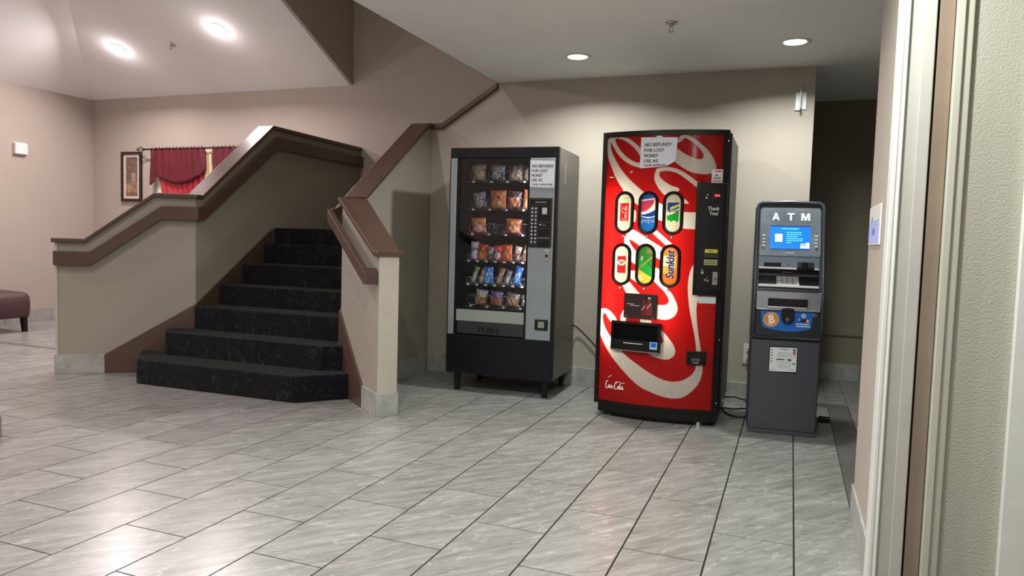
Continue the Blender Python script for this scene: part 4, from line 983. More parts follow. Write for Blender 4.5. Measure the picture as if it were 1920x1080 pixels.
def lab(kind, cu, cz):
    def fn(U, Z):
        u = (U-cu)/IW; z = (Z-cz)/IH; r = random.Random(kind); n = len(U)
        C = np.ones((n, 3))*BUB
        g = np.array([r.random() for _ in range(4000)]); gi = (np.floor(U*260).astype(int)*71+np.floor(Z*260).astype(int)*37) % 4000
        def s(c, m_): C[m_] = lin(c)
        if kind in (0, 2, 3):
            C *= (0.5+0.62*g[gi])[:, None]
        if kind == 0: s((204, 26, 26), (np.abs(u) < 0.62) & (z > -0.45) & (z < 0.52))
        if kind == 3: s((198, 28, 30), (np.abs(u) < 0.66) & (z > -0.48) & (z < 0.46)); s((232, 210, 190), ((u/0.6)**2+((z-0.10)/0.16)**2 < 1))
        if kind == 1:
            C[:] = lin((22, 92, 170)); top = 0.70+0.06*u; low = -0.14+0.10*u
            s((232, 226, 226), (z < top+0.05) & (z > low-0.1*0)); s((196, 60, 92), (z < top-0.02) & (z > 0.18+0.30*np.maximum(u, -1)+0.18*u*u) & (u < 0.8))
            s((20, 56, 142), (z < -0.02+0.14*u+0.06*u*u) & (z > -0.24+0.06*u*u)); s((214, 226, 236), np.abs(z+0.25-0.08*u*u) < 0.022)
            C[z < -0.275+0.08*u*u] = lin((22, 92, 170))
        if kind == 2:
            b = (np.abs(u) < 0.78)
            s((26, 58, 142), b & (z > 0.12) & (z < 0.56)); s((196, 204, 60), b & (np.abs(z-0.30-0.16*u) < 0.07) & (u > -0.4)); s((236, 240, 236), b & (z < 0.17+0.10*u) & (z > -0.06)); s((22, 150, 46), b & (z < -0.02+0.16*u) & (z > -0.42+0.04*np.sin(u*8)))
        if kind == 4:
            C[:] = lin((44, 104, 44)); s((96, 110, 60), (z > 0.62) & (u > 0.1)); s((28, 134, 56), (z < 0.1-0.3*u)); s((120, 128, 52), np.abs(z-0.12-0.35*u) < 0.06); s((206, 196, 190), np.abs(z-0.5-0.2*u+0.1) < 0.0); s((214, 172, 56), z < -0.46-0.22*u); s((222, 214, 190), (z < -0.55) & (u < -0.55+0.3*np.sin(z*30)))
            s((200, 206, 200), (np.abs(u+0.55) < 0.16) & (np.abs(z-0.36) < 0.12) & (np.sin(z*90) > 0))
        if kind == 5:
            C[:] = lin((224, 120, 40)); s((222, 196, 170), (z < 0.55) & (z > -0.15) & (u < 0.75)); s((230, 150, 70), (z < 0.0) & (z > -0.4) & (u < -0.2)); s((232, 108, 30), (z < -0.42)); 
        return C*0.72
    return fn
names = ['red and cream', 'blue, white and pink', 'blue and green', 'red with a cream oval', 'green and yellow', 'orange with dark blue lettering']
for i, (cu, cz) in enumerate(OV):
    o_ = stadium_pts(cu, cz, HW, HH); in_ = stadium_pts(cu, cz, IW, IH); n = len(o_); v = []; f = []
    prof_ = [(o_, -0.003), (o_, 0.010), ([(a*0.65+b*0.35, c*0.65+d*0.35) for (a, c), (b, d) in zip(o_, in_)], 0.016), (in_, 0.012), (in_, -0.003)]
    for ring, of in prof_: v += [km(p[0], p[1], of) for p in ring]
    for j in range(len(prof_)-1):
        for k in range(n): f.append((j*n+k, j*n+(k+1) % n, (j+1)*n+(k+1) % n, (j+1)*n+k))
    bt = MB().add(v, f).build('select_button', K_BLACK, dm, smooth=False); bt['label'] = 'oval drink button, label '+names[i]
    print_grid('button_label', cu-IW-0.002, cu+IW+0.002, cz-IH-0.002, cz+IH+0.002, 0.0022, lab(i, cu, cz), lambda u, z: km(u, z, 0.003), BACKLIT, bt, lambda U, Z, cu=cu, cz=cz: stadium(U, Z, cu, cz, IW+0.001, IH+0.001))
    # round lamp under each button
    bl = MB().cyl(km(cu-0.003, cz-0.155, -0.002), km(cu-0.003, cz-0.155, 0.006), 0.011, 0.011, 16).build('sold_out_lamp', K_BLACK, dm)
    MB().cyl(km(cu-0.003, cz-0.155, 0.002), km(cu-0.003, cz-0.155, 0.0085), 0.0085, 0.0075, 16).build('lamp_cap', WHITE, bl)
P_W = mat('print_white', (240, 240, 236), 0.4); P_NAVY = mat('print_navy', (18, 26, 92), 0.4); P_GREEN = mat('print_green', (20, 60, 30), 0.4); P_RED = mat('print_red', (196, 30, 30), 0.4)
km4 = lambda u, z: km(u, z, 0.0045)
bts = [c for c in dm.children if c.name.startswith('select_button')]
text_flat('lettering', 'pepsi', (OV[1][0]-0.041, OV[1][1]-0.070, OV[1][0]+0.046, OV[1][1]-0.036), km4, P_W, bts[1], bold=0.0, slices=SLC)
text_flat('lettering', 'Sprite', (OV[2][0]-0.036, OV[2][1]-0.003, OV[2][0]+0.038, OV[2][1]+0.028), km4, P_GREEN, bts[2], fat=0.0012, shear=0.25, slices=SLC)
text_flat('lettering_outline', 'Sunkist', (OV[5][0]-0.030, OV[5][1]-0.085, OV[5][0]+0.028, OV[5][1]+0.108), lambda u, z: km(u, z, 0.0042), P_W, bts[5], bold=0.055, rot=90, shear=0.2, slices=SLC)
text_flat('lettering', 'Sunkist', (OV[5][0]-0.027, OV[5][1]-0.082, OV[5][0]+0.025, OV[5][1]+0.104), lambda u, z: km(u, z, 0.0050), P_NAVY, bts[5], bold=0.018, rot=90, shear=0.2, slices=SLC)

# flowing script wordmark as hand-laid strokes, unit box 0..1 x 0..0.42
SCRIPT = [[(0.115, .36), (.085, .40), (.04, .34), (.01, .20), (.02, .07), (.08, .03), (.14, .09)],
          [(.20, .20), (.165, .20), (.145, .12), (.17, .06), (.205, .09), (.205, .17), (.18, .2)],
          [(.275, .185), (.245, .20), (.225, .12), (.25, .06), (.285, .09)],
          [(.345, .185), (.31, .20), (.295, .12), (.315, .06), (.345, .10), (.355, .19), (.35, .10), (.37, .06), (.40, .09)],
          [(.405, .145), (.45, .15)],
          [(.62, .36), (.58, .40), (.52, .36), (.475, .22), (.475, .08), (.53, .02), (.60, .07)],
          [(.54, .33), (.66, .41), (.80, .36), (.90, .37), (.98, .40)],
          [(.68, .20), (.645, .19), (.63, .11), (.655, .06), (.69, .09), (.69, .17), (.665, .2)],
          [(.76, .33), (.735, .20), (.73, .09), (.755, .05), (.78, .08)],
          [(.875, .185), (.83, .20), (.805, .12), (.83, .05), (.865, .10), (.885, .20), (.875, .10), (.90, .05), (.95, .10)]]
def script(name, u0, z0, W, m, parent, mapf, wd, rot=False):
    mb = MB()
    for st in SCRIPT:
        P = []
        for i in range(len(st)-1):
            p0 = st[max(i-1, 0)]; p1 = st[i]; p2 = st[i+1]; p3 = st[min(i+2, len(st)-1)]
            for k in range(5):
                t = k/5; P.append(tuple(0.5*((2*p1[d])+(-p0[d]+p2[d])*t+(2*p0[d]-5*p1[d]+4*p2[d]-p3[d])*t*t+(-p0[d]+3*p1[d]-3*p2[d]+p3[d])*t**3) for d in (0, 1)))
        P.append(st[-1])
        v = []; f = []
        for i, p in enumerate(P):
            a = P[max(i-1, 0)]; b = P[min(i+1, len(P)-1)]; dx, dy = b[0]-a[0], b[1]-a[1]; l = math.hypot(dx, dy) or 1
            w_ = wd*(0.55+0.75*abs(dy)/l)*(0.5 if i in (0, len(P)-1) else 1)
            for s in (-1, 1):
                q = (p[0]-s*dy/l*w_, p[1]+s*dx/l*w_)
                v.append(mapf(u0-q[1]*W, z0+q[0]*W) if rot else mapf(u0+q[0]*W, z0+q[1]*W+q[0]*W*-0.0))
        for i in range(len(P)-1): f.append((2*i, 2*i+1, 2*i+3, 2*i+2))
        mb.add(v, f)
    return mb.build(name, m, parent)
script('script_lettering', OV[0][0]+0.022, OV[0][1]-0.048, 0.098, P_W, bts[0], km4, 0.022, True)
script('script_lettering', 0.082, 0.188, 0.138, P_W, dm, lambda u, z: km(u, z, -0.002), 0.015)
# cream oval print lines on the fourth button
for a, b, c_ in ((-0.02, 0.016, 0.004), (-0.012, 0.006, 0.005)):
    flat('label_mark', [(OV[3][0]+a, OV[3][1]+b-0.002), (OV[3][0]-a, OV[3][1]+b-0.002), (OV[3][0]-a, OV[3][1]+b+c_), (OV[3][0]+a, OV[3][1]+b+c_)], km4, P_RED, bts[3])

# payment box
box = bowed('payment_box', 0.632, KW+0.004, 0.853, 1.565, 0.024, 0.02, K_BLACK, dm, bevel=0.003)
bowed('payment_panel', 0.661, 0.797, 0.888, 1.528, 0.027, 0.0, mat('payment_panel', (22, 21, 23), 0.5, spec=0.3), box)
kb = lambda u, z: km(u, z, 0.0275)
text_flat('lettering', 'Thank', (0.704, 1.393, 0.772, 1.416), kb, P_W, box, fat=0.0008, slices=SLC)
text_flat('lettering', 'You!', (0.714, 1.362, 0.765, 1.386), kb, P_W, box, fat=0.0008, slices=SLC)
bowed('display_window', 0.725, 0.786, 1.462, 1.506, 0.0282, 0.0, BLACK_GLOSS, box)
RED_LED = mat('red_digits', (255, 60, 50), 0.5, emit=(255, 70, 60), es=3.0)
for k in range(3): text_flat('digits', '0', (0.742+k*0.0105, 1.478, 0.7505+k*0.0105, 1.4925), lambda u, z: km(u, z, 0.0286), RED_LED, box, bold=0.0)
for u, z, r_ in ((0.698, 1.490, 0.005), (0.694, 1.470, 0.007), (0.688, 0.998, 0.011), (0.706, 0.952, 0.007), (0.722, 0.948, 0.007), (0.716, 0.966, 0.004), (0.686, 1.016, 0.006)):
    MB().cyl(km(u, z, 0.026), km(u, z, 0.032), r_, r_*0.8, 12).build('button_light', METAL, box)
YEL = mat('yellow_sticker', (208, 206, 60), 0.5); YEL2 = mat('pale_yellow_sticker', (190, 190, 110), 0.5)
flat('yellow_label', [(0.697, 1.124), (0.774, 1.124), (0.774, 1.147), (0.697, 1.147)], kb, YEL, box, SLC)
flat('label_line', [(0.72, 1.133), (0.75, 1.133), (0.75, 1.138), (0.72, 1.138)], lambda u, z: km(u, z, 0.028), mat('olive_ink', (120, 116, 30), 0.5), box, SLC)
bowed('bill_slot', 0.694, 0.777, 1.095, 1.12, 0.034, 0.0, mat('bill_slot', (52, 50, 44), 0.4), box)
bowed('bill_mouth', 0.700, 0.771, 1.090, 1.096, 0.036, 0.0, BLACK_GLOSS, box)
flat('pale_label', [(0.695, 1.047), (0.774, 1.047), (0.774, 1.081), (0.695, 1.081)], kb, YEL2, box, SLC)
for z in (1.053, 1.066):
    for k in range(6):
        a = 0.699+k*0.0122; flat('label_print', [(a, z), (a+0.009, z), (a+0.009, z+0.007), (a, z+0.007)], lambda u, zz: km(u, zz, 0.028), INK, box)
bowed('coin_slot', 0.751, 0.781, 0.922, 1.005, 0.034, 0.0, METAL, box, bevel=0.002)
MB().cyl(km(0.766, 0.96, 0.033), km(0.766, 0.96, 0.036), 0.012, n=14).build('coin_dial', mat('coin_dial', (120, 120, 122), 0.3, 0.8), box)
flat('white_label', [(0.668, 0.801), (0.774, 0.801), (0.774, 0.845), (0.668, 0.845)], lambda u, z: km(u, z, 0.001), mat('pale_blue_label', (206, 220, 226), 0.6), dm, SLC)
st = flat('warning_sticker', [(0.715, 1.566), (0.781, 1.566), (0.781, 1.652), (0.715, 1.652)], lambda u, z: km(u, z, 0.006), mat('sticker_white', (226, 222, 218), 0.6), dm, SLC)
for a, b, c_, d, mm in ((0.735, 1.636, 0.775, 1.643, P_RED), (0.722, 1.575, 0.776, 1.581, P_RED), (0.724, 1.590, 0.772, 1.594, INK), (0.726, 1.598, 0.770, 1.602, INK), (0.738, 1.610, 0.752, 1.618, INK)):
    flat('sticker_print', [(a, b), (c_, b), (c_, d), (a, d)], lambda u, z: km(u, z, 0.0065), mm, st)
# poster
ps = bowed('bottle_poster', 0.1915, 0.414, 0.680, 0.842, 0.004, -0.0, mat('poster_dark', (50, 36, 36), 0.3), dm, bevel=0.001)
kp2 = lambda u, z: km(u, z, 0.0046)
def bottle(u, z, h, body, cap):
    prof_ = [(-.16, 0), (-.17, .06), (-.13, .28), (-.17, .42), (-.17, .58), (-.10, .76), (-.055, .86), (-.055, .94)]
    pts = [(u+p[0]*h, z+p[1]*h) for p in prof_]+[(u-p[0]*h, z+p[1]*h) for p in reversed(prof_)]
    flat('bottle_print', pts, kp2, body, ps); flat('bottle_cap_print', [(u-.065*h, z+.93*h), (u+.065*h, z+.93*h), (u+.065*h, z+1.02*h), (u-.065*h, z+1.02*h)], lambda a, b: km(a, b, 0.005), cap, ps)
    for k in range(6):
        a = u-0.12*h+0.04*h*k; flat('bottle_label_print', [(a, z+(.36+.05*k)*h), (a+.03*h, z+(.39+.05*k)*h), (a+.03*h, z+(.47+.05*k)*h), (a, z+(.42+.05*k)*h)], lambda a_, b_: km(a_, b_, 0.0052), P_W, ps)
bottle(0.327, 0.700, 0.098, mat('bottle_maroon', (112, 30, 34), 0.4), P_RED); bottle(0.362, 0.702, 0.118, mat('bottle_red', (140, 36, 36), 0.4), P_W)
for a, b, c_ in ((0.21, 0.772, 0.262), (0.235, 0.762, 0.298), (0.205, 0.688, 0.392)):
    flat('poster_line', [(a, b), (c_, b-0.001), (c_, b+0.0035), (a, b+0.004)], kp2, mat('poster_print', (206, 190, 186), 0.5), ps)
# delivery slot
dv = bowed('delivery_frame', 0.112, 0.445, 0.462, 0.532, 0.022, -0.02, K_BLACK, dm, bevel=0.003)
bowed('frame_top', 0.112, 0.445, 0.638, 0.656, 0.022, -0.02, K_BLACK, dv, bevel=0.002)
bowed('frame_side', 0.112, 0.130, 0.532, 0.638, 0.022, -0.02, K_BLACK, dv)
bowed('frame_side', 0.427, 0.445, 0.532, 0.638, 0.022, -0.02, K_BLACK, dv)
bowed('slot_opening', 0.130, 0.427, 0.532, 0.638, -0.0025+0.006, -0.03, mat('slot_black', (3, 3, 4), 0.6, spec=0.1), dv)
bowed('frame_lip', 0.118, 0.440, 0.462, 0.468, 0.026, -0.02, mat('lip_grey', (120, 116, 112), 0.4), dv)
for k in range(16):
    a = 0.202+k*0.0082; flat('lip_print', [(a, 0.512-0.0*k), (a+0.006, 0.512), (a+0.006, 0.5175), (a, 0.5175)], lambda u, z: km(u, z, 0.0226), P_W, dv)
es_ = flat('energy_sticker', [(0.379, 0.486), (0.427, 0.486), (0.427, 0.534), (0.379, 0.534)], lambda u, z: km(u, z, 0.0228), mat('sticker_pale_blue', (160, 206, 240), 0.5), dv, SLC)
flat('sticker_field', [(0.386, 0.500), (0.421, 0.500), (0.421, 0.529), (0.386, 0.529)], lambda u, z: km(u, z, 0.0232), mat('sticker_blue', (14, 104, 206), 0.5), dv, SLC)
# coin return
rt = bowed('coin_return_cup', 0.613, 0.731, 0.402, 0.490, 0.012, -0.0, K_BLACK, dm, bevel=0.003)
bowed('cup_mouth', 0.642, 0.700, 0.425, 0.470, 0.0126, 0.0, BLACK_GLOSS, rt)
bowed('cup_flap', 0.644, 0.698, 0.428, 0.446, 0.0135, 0.0, mat('cup_flap_grey', (82, 78, 76), 0.4), rt)
bowed('cup_lip', 0.652, 0.690, 0.414, 0.420, 0.016, 0.0, METAL, rt)
notice('paper_notice', 'white paper notice with black capitals taped high on the red drink machine', (*KO, 0), KR,
       [(0.264, 1.657), (0.350, 1.662), (0.429, 1.667), (0.462, 1.682), (0.494, 1.704), (0.499, 1.851), (0.420, 1.852), (0.345, 1.853), (0.266, 1.855)],
       [('NO REFUNDS', (0.292, 1.795, 0.463, 1.817)), ('FOR LOST', (0.290, 1.760, 0.418, 1.781)), ('MONEY', (0.289, 1.726, 0.381, 1.747)), ('USE AS', (0.288, 1.693, 0.380, 1.713)), ('YOUR OWEN RIS', (0.288, 1.669, 0.430, 1.681))],
       lambda u, z, o: km(u, z, 0.008+o+max(0, (u-0.40))*max(0, (1.72-z))*1.2), SLC)
flat('tape', [(0.365, 1.846), (0.402, 1.846), (0.402, 1.862), (0.365, 1.862)], lambda u, z: km(u, z, 0.0095), mat('tape_clear', (206, 200, 206), 0.3), [o for o in COL.objects if o.name.startswith('paper_notice')][-1])

# ------------------------------------------------------------------ cash machine
AO = (-0.206, 4.787); AR = math.radians(4.5); AW = 0.404
at = empty('cash_machine', (*AO, 0), AR); tag(at, 'slim charcoal cash machine with a lit blue screen and round coin emblem', 'cash machine')
A_GREY = mat('atm_charcoal', (66, 69, 75), 0.42, noise=0.04, nscale=5)
A_HEAD = mat('atm_head_plastic', (36, 38, 45), 0.35)
A_RIM = mat('atm_rim_plastic', (56, 63, 74), 0.3)
A_SILVER = mat('atm_silver_panel', (140, 142, 146), 0.28, 0.3, noise=0.06, nscale=9)
A_PANEL = mat('atm_screen_panel', (116, 126, 134), 0.22, 0.12, noise=0.22, nscale=7)
A_HIGHLIGHT = mat('atm_ledge_highlight', (236, 236, 236), 0.35)  # lamp highlight on the ledges put into their white colour
def adz(z): return -0.02 if z < 0.86 else -0.02+(z-0.86)*0.35
def am(u, z, o=0.0):
    return (u, adz(z)-o, z) if z < 0.86 else (u, adz(z)-o*0.944, z+o*0.33)
fu = lambda p, t: (t, p[0], p[1])
def head(poly, u0, u1): return MB().prism(poly, fu, u0, u1)
MB().box(0.0, 0.402, 0.0, 0.46, 0.0, 0.60).build('safe_cabinet', A_GREY, at, 0.005)
MB().box(0.006, 0.396, -0.006, 0.0, 0.030, 0.590).build('safe_door', A_GREY, at, 0.003)
MB().box(0.0, 0.402, -0.008, 0.0, 0.0, 0.024).build('plinth_strip', A_GREY, at, 0.002)
H1 = [(-0.02, 0.605), (-0.02, 0.86), (adz(0.93), 0.93), (0.36, 0.93), (0.36, 0.605)]
H2 = [(adz(1.045), 1.045), (adz(1.425), 1.425), (0.36, 1.425), (0.36, 1.045)]
H3 = [(adz(1.425), 1.425), (adz(1.452), 1.452), (adz(1.43)+0.035, 1.462), (0.36, 1.462), (0.36, 1.425)]
h_ = head(H1, -0.004, 0.408); h_.prism(H2, fu, -0.004, 0.408); h_.prism(H3, fu, 0.018, 0.386)
MIDP = [(adz(0.93), 0.93), (adz(1.045), 1.045), (0.36, 1.045), (0.36, 0.93)]
h_.prism(MIDP, fu, -0.004, 0.020); h_.prism(MIDP, fu, 0.374, 0.408)
h_.box(0.020, 0.374, 0.15, 0.36, 0.93, 1.045)
hd = h_.build('head_shell', A_HEAD, at)
# rounded rim around the fascia
def rim(pts, r, m): return MB().tube([am(*p) for p in pts], r, 8).build('fascia_rim', m, at, smooth=True)
rim([(0.004, 0.63), (0.004, 0.86), (0.004, 1.42), (0.012, 1.445), (0.03, 1.456), (0.20, 1.462), (0.374, 1.456), (0.392, 1.445), (0.400, 1.42), (0.400, 0.86), (0.400, 0.63)], 0.011, A_RIM)
rim([(0.400, 0.63), (0.388, 0.612), (0.016, 0.612), (0.004, 0.63)], 0.010, A_HEAD)
# upper screen panel
sp = flat('screen_panel', [(0.021, 1.118), (0.381, 1.118), (0.381, 1.405), (0.372, 1.424), (0.032, 1.424), (0.021, 1.405)], lambda u, z: am(u, z, 0.003), A_PANEL, at)
am_ = lambda o: (lambda u, z: am(u, z, o))
def rect(name, u0, z0, u1, z1, o, m, parent): return flat(name, [(u0, z0), (u1, z0), (u1, z1), (u0, z1)], am_(o), m, parent)
ATM_L = mat('atm_letters', (232, 238, 248), 0.4, emit=(226, 236, 255), es=0.35)
def glyph(pts, u0, u1): flat('lettering', [(u0+x*(u1-u0), 1.343+y*0.047) for x, y in pts], am_(0.0045), ATM_L, sp)
glyph([(0, 0), (.24, 0), (.33, .22), (.67, .22), (.76, 0), (1, 0), (.63, 1), (.37, 1)], 0.093, 0.136)
flat('letter_gap', [(0.093+x*0.043, 1.343+y*0.047) for x, y in ((.40, .40), (.60, .40), (.50, .70))], am_(0.0049), A_PANEL, sp)
glyph([(.37, 0), (.63, 0), (.63, .80), (1, .80), (1, 1), (0, 1), (0, .80), (.37, .80)], 0.181, 0.226)
glyph([(0, 0), (.21, 0), (.21, .66), (.41, 0), (.59, 0), (.79, .66), (.79, 0), (1, 0), (1, 1), (.70, 1), (.5, .34), (.30, 1), (0, 1)], 0.266, 0.317)
rect('sign_line', 0.085, 1.334, 0.327, 1.3355, 0.004, METAL, sp); rect('sign_line', 0.326, 1.334, 0.3275, 1.40, 0.004, METAL, sp); rect('sign_line', 0.20, 1.399, 0.327, 1.4005, 0.004, METAL, sp)
SCR = mat('screen_blue', (10, 100, 235), 0.3, emit=(6, 104, 250), es=0.95)
scn = rect('screen', 0.083, 1.163, 0.320, 1.307, 0.005, SCR, at)
rect('screen_edge', 0.083, 1.303, 0.320, 1.309, 0.0055, mat('screen_edge', (10, 40, 120), 0.4), scn)
E_W = mat('screen_white', (240, 242, 250), 0.4, emit=(240, 242, 250), es=0.9); E_C = mat('screen_cyan', (90, 200, 255), 0.4, emit=(84, 196, 255), es=0.8)
rect('screen_picture', 0.113, 1.206, 0.156, 1.255, 0.006, E_W, scn)
r_ = random.Random(3)
def words(u0, u1, z, h, m):
    u = u0
    while u < u1-0.004:
        w_ = min(r_.uniform(0.008, 0.02), u1-u); rect('screen_words', u, z, u+w_, z+h, 0.006, m, scn); u += w_+0.0035
words(0.150, 0.253, 1.285, 0.0075, E_C)
for k, ue in enumerate((0.272, 0.268, 0.247, 0.285, 0.276, 0.208)): words(0.181, ue, 1.263-k*0.0128, 0.006, E_C)
rect('screen_key', 0.264, 1.190, 0.300, 1.196, 0.006, E_W, scn); rect('screen_key', 0.296, 1.186, 0.315, 1.203, 0.0062, E_W, scn); rect('screen_key', 0.263, 1.168, 0.315, 1.184, 0.006, E_W, scn)
for k in range(4):
    for u in (0.045, 0.356):
        z = 1.247-k*0.0215
        MB().box(u-0.010, u+0.010, adz(z)-0.010, adz(z), z-0.007, z+0.005).build('function_key', WHITE, at, 0.002)
for k in range(9): rect('maker_mark', 0.176+k*0.0056, 1.134, 0.1802+k*0.0056, 1.141, 0.0045, mat('maker_print', (200, 204, 206), 0.5), sp)
# middle module with card slots
rect('slot_panel', 0.021, 1.050, 0.377, 1.116, 0.003, mat('atm_slot_panel', (88, 98, 112), 0.35), at)
for u in (0.062, 0.142, 0.255): rect('panel_seam', u, 1.056, u+0.0015, 1.112, 0.0036, A_HEAD, at)
rect('panel_seam', 0.021, 1.114, 0.377, 1.118, 0.004, A_HEAD, at)
MB().box(0.052, 0.152, adz(1.06)-0.016, adz(1.06)+0.01, 1.056, 1.077).build('receipt_slot', BLACK, at, 0.002)
MB().box(0.248, 0.344, adz(1.06)-0.014, adz(1.06)+0.01, 1.047, 1.086).build('card_reader', mat('card_reader', (54, 60, 70), 0.3), at, 0.004)
MB().box(0.272, 0.306, adz(1.06)-0.024, adz(1.06)-0.01, 1.040, 1.084).build('card_mouth', BLACK_GLOSS, at, 0.004)
MB().cyl(am(0.197, 1.064, 0.002), am(0.197, 1.064, 0.006), 0.004, n=10).build('sensor_dot', BLACK, at)
MB().box(0.022, 0.244, adz(1.045)-0.020, adz(1.045)+0.01, 1.038, 1.0475).box(0.346, 0.374, adz(1.045)-0.020, adz(1.045)+0.01, 1.038, 1.0475).build('upper_ledge', A_HIGHLIGHT, at, 0.001)
# keypad alcove
MB().box(0.022, 0.372, adz(0.94)-0.026, 0.15, 0.927, 0.940).build('lower_ledge', A_HIGHLIGHT, at, 0.001)
MB().box(0.022, 0.372, 0.085, 0.15, 0.992, 1.008).build('alcove_bar', mat('alcove_bar', (58, 58, 62), 0.4), at)
rect('bar_mark', 0.165, 1.022, 0.22, 1.0255, -0.02, mat('bar_mark', (90, 90, 92), 0.5), at)
kpd = MB().prism([(0.005, 0.9372), (0.085, 0.9372), (0.075, 0.992), (0.06, 0.992)], fu, 0.128, 0.262).build('keypad', mat('keypad_grey', (128, 128, 128), 0.4), at, 0.002)
km_ = MB().box(-0.012, 0.012, -0.004, 0.002, -0.0045, 0.0045).mesh('key', 0.0015, 1); km_.materials.append(mat('key_grey', (168, 168, 168), 0.4))
for r2 in range(4):
    for c2 in range(4):
        t_ = r2/3.0; zz = 0.943+t_*0.042; yy = 0.005+(zz-0.9372)/0.0548*0.055
        obj('key', km_, None, kpd, (0.147+c2*0.0315, yy-0.002, zz))
MB().box(0.268, 0.372, 0.0, 0.10, 0.9372, 0.944).build('dark_tray', BLACK, at)
# dispenser
rect('module_seam', 0.004, 0.902, 0.400, 0.908, 0.003, BLACK, at)
MB().prism([(0.014, 0.790), (0.388, 0.790), (0.392, 0.90), (0.014, 0.90)], lambda p, t: (p[0], t+(adz(p[1]) if p[1] > 0.86 else -0.02), p[1]), -0.014, 0.0).build('dispenser_panel', A_SILVER, at, 0.004)
MB().box(0.083, 0.312, -0.0375, -0.022, 0.808, 0.857).build('cash_slot', mat('slot_dark', (14, 15, 20), 0.25), at)
MB().box(0.083, 0.312, -0.046, -0.03, 0.794, 0.808).build('slot_lip', METAL, at, 0.004)
MB().box(0.018, 0.384, -0.040, -0.022, 0.784, 0.792).build('panel_lip', METAL, at, 0.002)
ap = lambda o: (lambda u, z: (u, -0.0205-o, z))
bls = [(0.043, 0.777), (0.348, 0.779), (0.344, 0.74), (0.338, 0.690), (0.330, 0.674), (0.27, 0.661), (0.204, 0.655), (0.13, 0.661), (0.066, 0.674), (0.056, 0.690), (0.048, 0.74)]
bp = flat('blue_decal', bls, ap(0.001), mat('decal_blue', (18, 104, 196), 0.4), at)
bl2 = [(u, z-0.0) for u, z in bls]
MB().tube([ap(0.001)(*p) for p in bls[2:]], 0.0012, 5).build('decal_edge', mat('decal_edge', (60, 140, 220), 0.4), bp)
def disc(name, u, z, r, o, m, parent, n=28): return flat(name, [(u+r*math.cos(2*math.pi*k/n), z+r*math.sin(2*math.pi*k/n)) for k in range(n)], ap(o), m, parent)
disc('coin_emblem', 0.107, 0.724, 0.046, 0.002, mat('emblem_rim', (214, 190, 150), 0.4), bp)
disc('coin_field', 0.107, 0.724, 0.042, 0.0025, mat('emblem_orange', (222, 142, 40), 0.4), bp)
text_flat('emblem_letter', 'B', (0.088, 0.699, 0.130, 0.749), ap(0.003), P_W, bp, bold=0.04, shear=-0.15)
for u, z in ((0.098, 0.749), (0.111, 0.749), (0.094, 0.690), (0.107, 0.690)): flat('emblem_stroke', [(u, z), (u+0.006, z), (u+0.006, z+0.010), (u, z+0.010)], ap(0.003), P_W, bp)
rd_ = [(0.163+0.0, 0.79), (0.163, 0.74)]+[(0.2005+0.0375*math.cos(a), 0.739+0.0375*math.sin(a)) for a in [math.pi+math.pi*k/12 for k in range(13)]]+[(0.238, 0.79)]+[(0.2005+0.0375*math.cos(a), 0.79+0.014*math.sin(a)) for a in [math.pi*k/10 for k in range(1, 10)]]
MB().prism(rd_, lambda p, t: (p[0], t, p[1]), -0.048, -0.02).build('scanner_hood', BLACK_GLOSS, at, 0.006)
MB().lathe([(0.001, 0.016), (0.010, 0.013), (0.015, 0.006), (0.016, 0.0)], (0, 0, 0), 16).build('scanner_eye', mat('scanner_eye', (70, 80, 78), 0.15), at, smooth=True, loc=(0.202, -0.048, 0.728)).rotation_euler = (math.radians(90), 0, 0)
disc('ring_mark', 0.294, 0.756, 0.0125, 0.002, P_W, bp); disc('ring_hole', 0.294, 0.757, 0.0055, 0.0025, mat('ring_blue', (30, 70, 130), 0.4), bp)
flat('card_mark', [(0.278, 0.716), (0.310, 0.716), (0.310, 0.733), (0.278, 0.733)], ap(0.002), mat('card_black', (26, 24, 30), 0.5), bp)
flat('card_tip', [(0.310, 0.716), (0.326, 0.716), (0.326, 0.733), (0.310, 0.733)], ap(0.002), mat('card_peach', (220, 180, 150), 0.5), bp)
flat('card_arrow', [(0.264, 0.732), (0.272, 0.738), (0.272, 0.724)], ap(0.002), P_W, bp)
for z, ue in ((0.701, 0.330), (0.687, 0.334)):
    u = 0.254
    while u < ue-0.004:
        w_ = min(r_.uniform(0.010, 0.02), ue-u); flat('decal_words', [(u, z), (u+w_, z), (u+w_, z+0.0065), (u, z+0.0065)], ap(0.002), P_W, bp); u += w_+0.003
MB().cyl((0.358, -0.030, 0.762), (0.358, -0.02, 0.762), 0.011, n=14).build('lock', METAL, at)
MB().cyl((0.360, -0.032, 0.761), (0.360, -0.03, 0.761), 0.006, n=10).build('lock_core', BLACK, at)
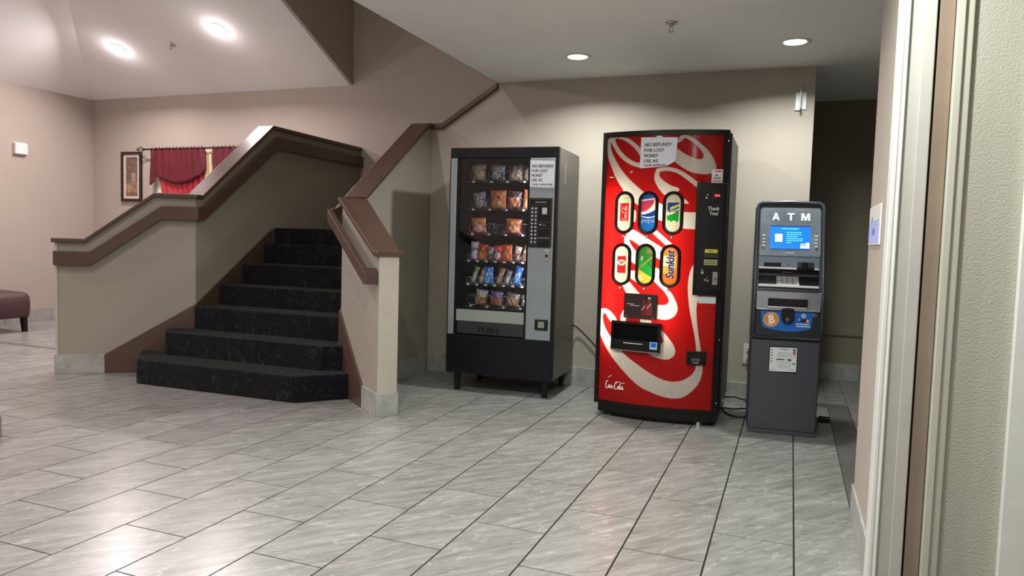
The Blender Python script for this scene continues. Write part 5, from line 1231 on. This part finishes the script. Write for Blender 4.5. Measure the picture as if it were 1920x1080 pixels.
# notice label on the safe door
lb = flat('safe_label', [(0.111, 0.398), (0.269, 0.402), (0.269, 0.553), (0.111, 0.549)], lambda u, z: (u, -0.0068, z), mat('label_white', (222, 226, 228), 0.55), at)
MB().box(0.106, 0.274, -0.0065, -0.0058, 0.393, 0.558).build('label_holder', BLACK, at)
lm = lambda u, z: (u, -0.0074, z)
GP = mat('label_grey_print', (150, 156, 160), 0.6); PK = mat('label_pink_print', (214, 170, 164), 0.6); MAR = mat('label_maroon_print', (110, 50, 56), 0.6)
def bar(u0, z0, u1, z1, m): flat('label_print', [(u0, z0), (u1, z0), (u1, z1), (u0, z1)], lm, m, lb)
for k in range(4): bar(0.156, 0.518-k*0.009, 0.238, 0.5205-k*0.009, GP)
for k in range(4): bar(0.158, 0.447-k*0.008, 0.236, 0.449-k*0.008, GP)
bar(0.165, 0.538, 0.222, 0.541, INK); bar(0.150, 0.472, 0.196, 0.479, INK); bar(0.199, 0.473, 0.214, 0.478, GP); bar(0.218, 0.470, 0.238, 0.481, INK); bar(0.148, 0.459, 0.236, 0.462, GP)
for k in range(4): bar(0.246, 0.512+k*0.009, 0.262, 0.519+k*0.009, MAR)
for k in range(3): bar(0.246, 0.490+k*0.007, 0.262, 0.4945+k*0.007, PK)
bar(0.245, 0.449, 0.262, 0.456, INK)
for k in range(5): bar(0.118, 0.530-k*0.018, 0.128-0.002*(k % 2), 0.536-k*0.018, INK)
bar(0.115, 0.408, 0.148, 0.411, GP); bar(0.226, 0.411, 0.262, 0.415, GP)

# ------------------------------------------------------------------ cables
def cable(label, pts, r=0.005, name='extension_cord'):
    P = [Vector(p) for p in pts]; out = []
    for i in range(len(P)-1):
        p0, p1, p2, p3 = P[max(i-1, 0)], P[i], P[i+1], P[min(i+2, len(P)-1)]
        for k in range(8):
            t = k/8; out.append(0.5*((2*p1)+(p2-p0)*t+(2*p0-5*p1+4*p2-p3)*t*t+(3*p1-p0-3*p2+p3)*t**3))
    out.append(P[-1]); o = MB().tube(out, r, 6).build(name, CABLE, smooth=True); tag(o, label, 'cord'); return o
cable('black power cord slanting from the snack machine down behind the red drink machine', [(-1.625, 5.63, 0.50), (-1.59, 5.66, 0.478), (-1.50, 5.665, 0.40), (-1.36, 5.66, 0.27), (-1.2, 5.665, 0.16), (-1.1, 5.66, 0.12)], 0.006)
cable('black cord bundle strand lying highest between the red drink machine and the cash machine', [(-0.50, 5.63, 0.02), (-0.36, 5.60, 0.05), (-0.27, 5.56, 0.045), (-0.20, 5.52, 0.05), (-0.10, 5.48, 0.03)], 0.006)
cable('black cord crossing the middle of the bundle beside the cash machine', [(-0.42, 5.40, 0.007), (-0.33, 5.36, 0.012), (-0.25, 5.33, 0.030), (-0.17, 5.32, 0.02), (-0.05, 5.32, 0.01)], 0.006)
cable('black cord looping lowest on the floor between the red drink machine and the cash machine', [(-0.42, 5.38, 0.02), (-0.37, 5.22, 0.007), (-0.29, 5.14, 0.007), (-0.20, 5.20, 0.007), (-0.12, 5.30, 0.007)], 0.006)
cable('thin black cord dropping from the wall outlet behind the cash machine', [(-0.245, YB-0.045, 0.40), (-0.235, YB-0.06, 0.34), (-0.24, YB-0.05, 0.2), (-0.25, YB-0.06, 0.08), (-0.22, YB-0.1, 0.02), (-0.12, YB-0.12, 0.01)], 0.004)
pl = empty('power_adapter', (0.262, 5.30, 0)); tag(pl, 'small black power adapter on the floor right of the cash machine', 'adapter')
MB().box(-0.035, 0.035, -0.03, 0.03, 0, 0.035).build('body', BLACK, pl, 0.006)
MB().tube([(-0.03, 0, 0.02), (-0.07, 0.03, 0.02), (-0.09, 0.08, 0.06), (-0.08, 0.1, 0.12)], 0.006, 6).build('lead', CABLE, pl)
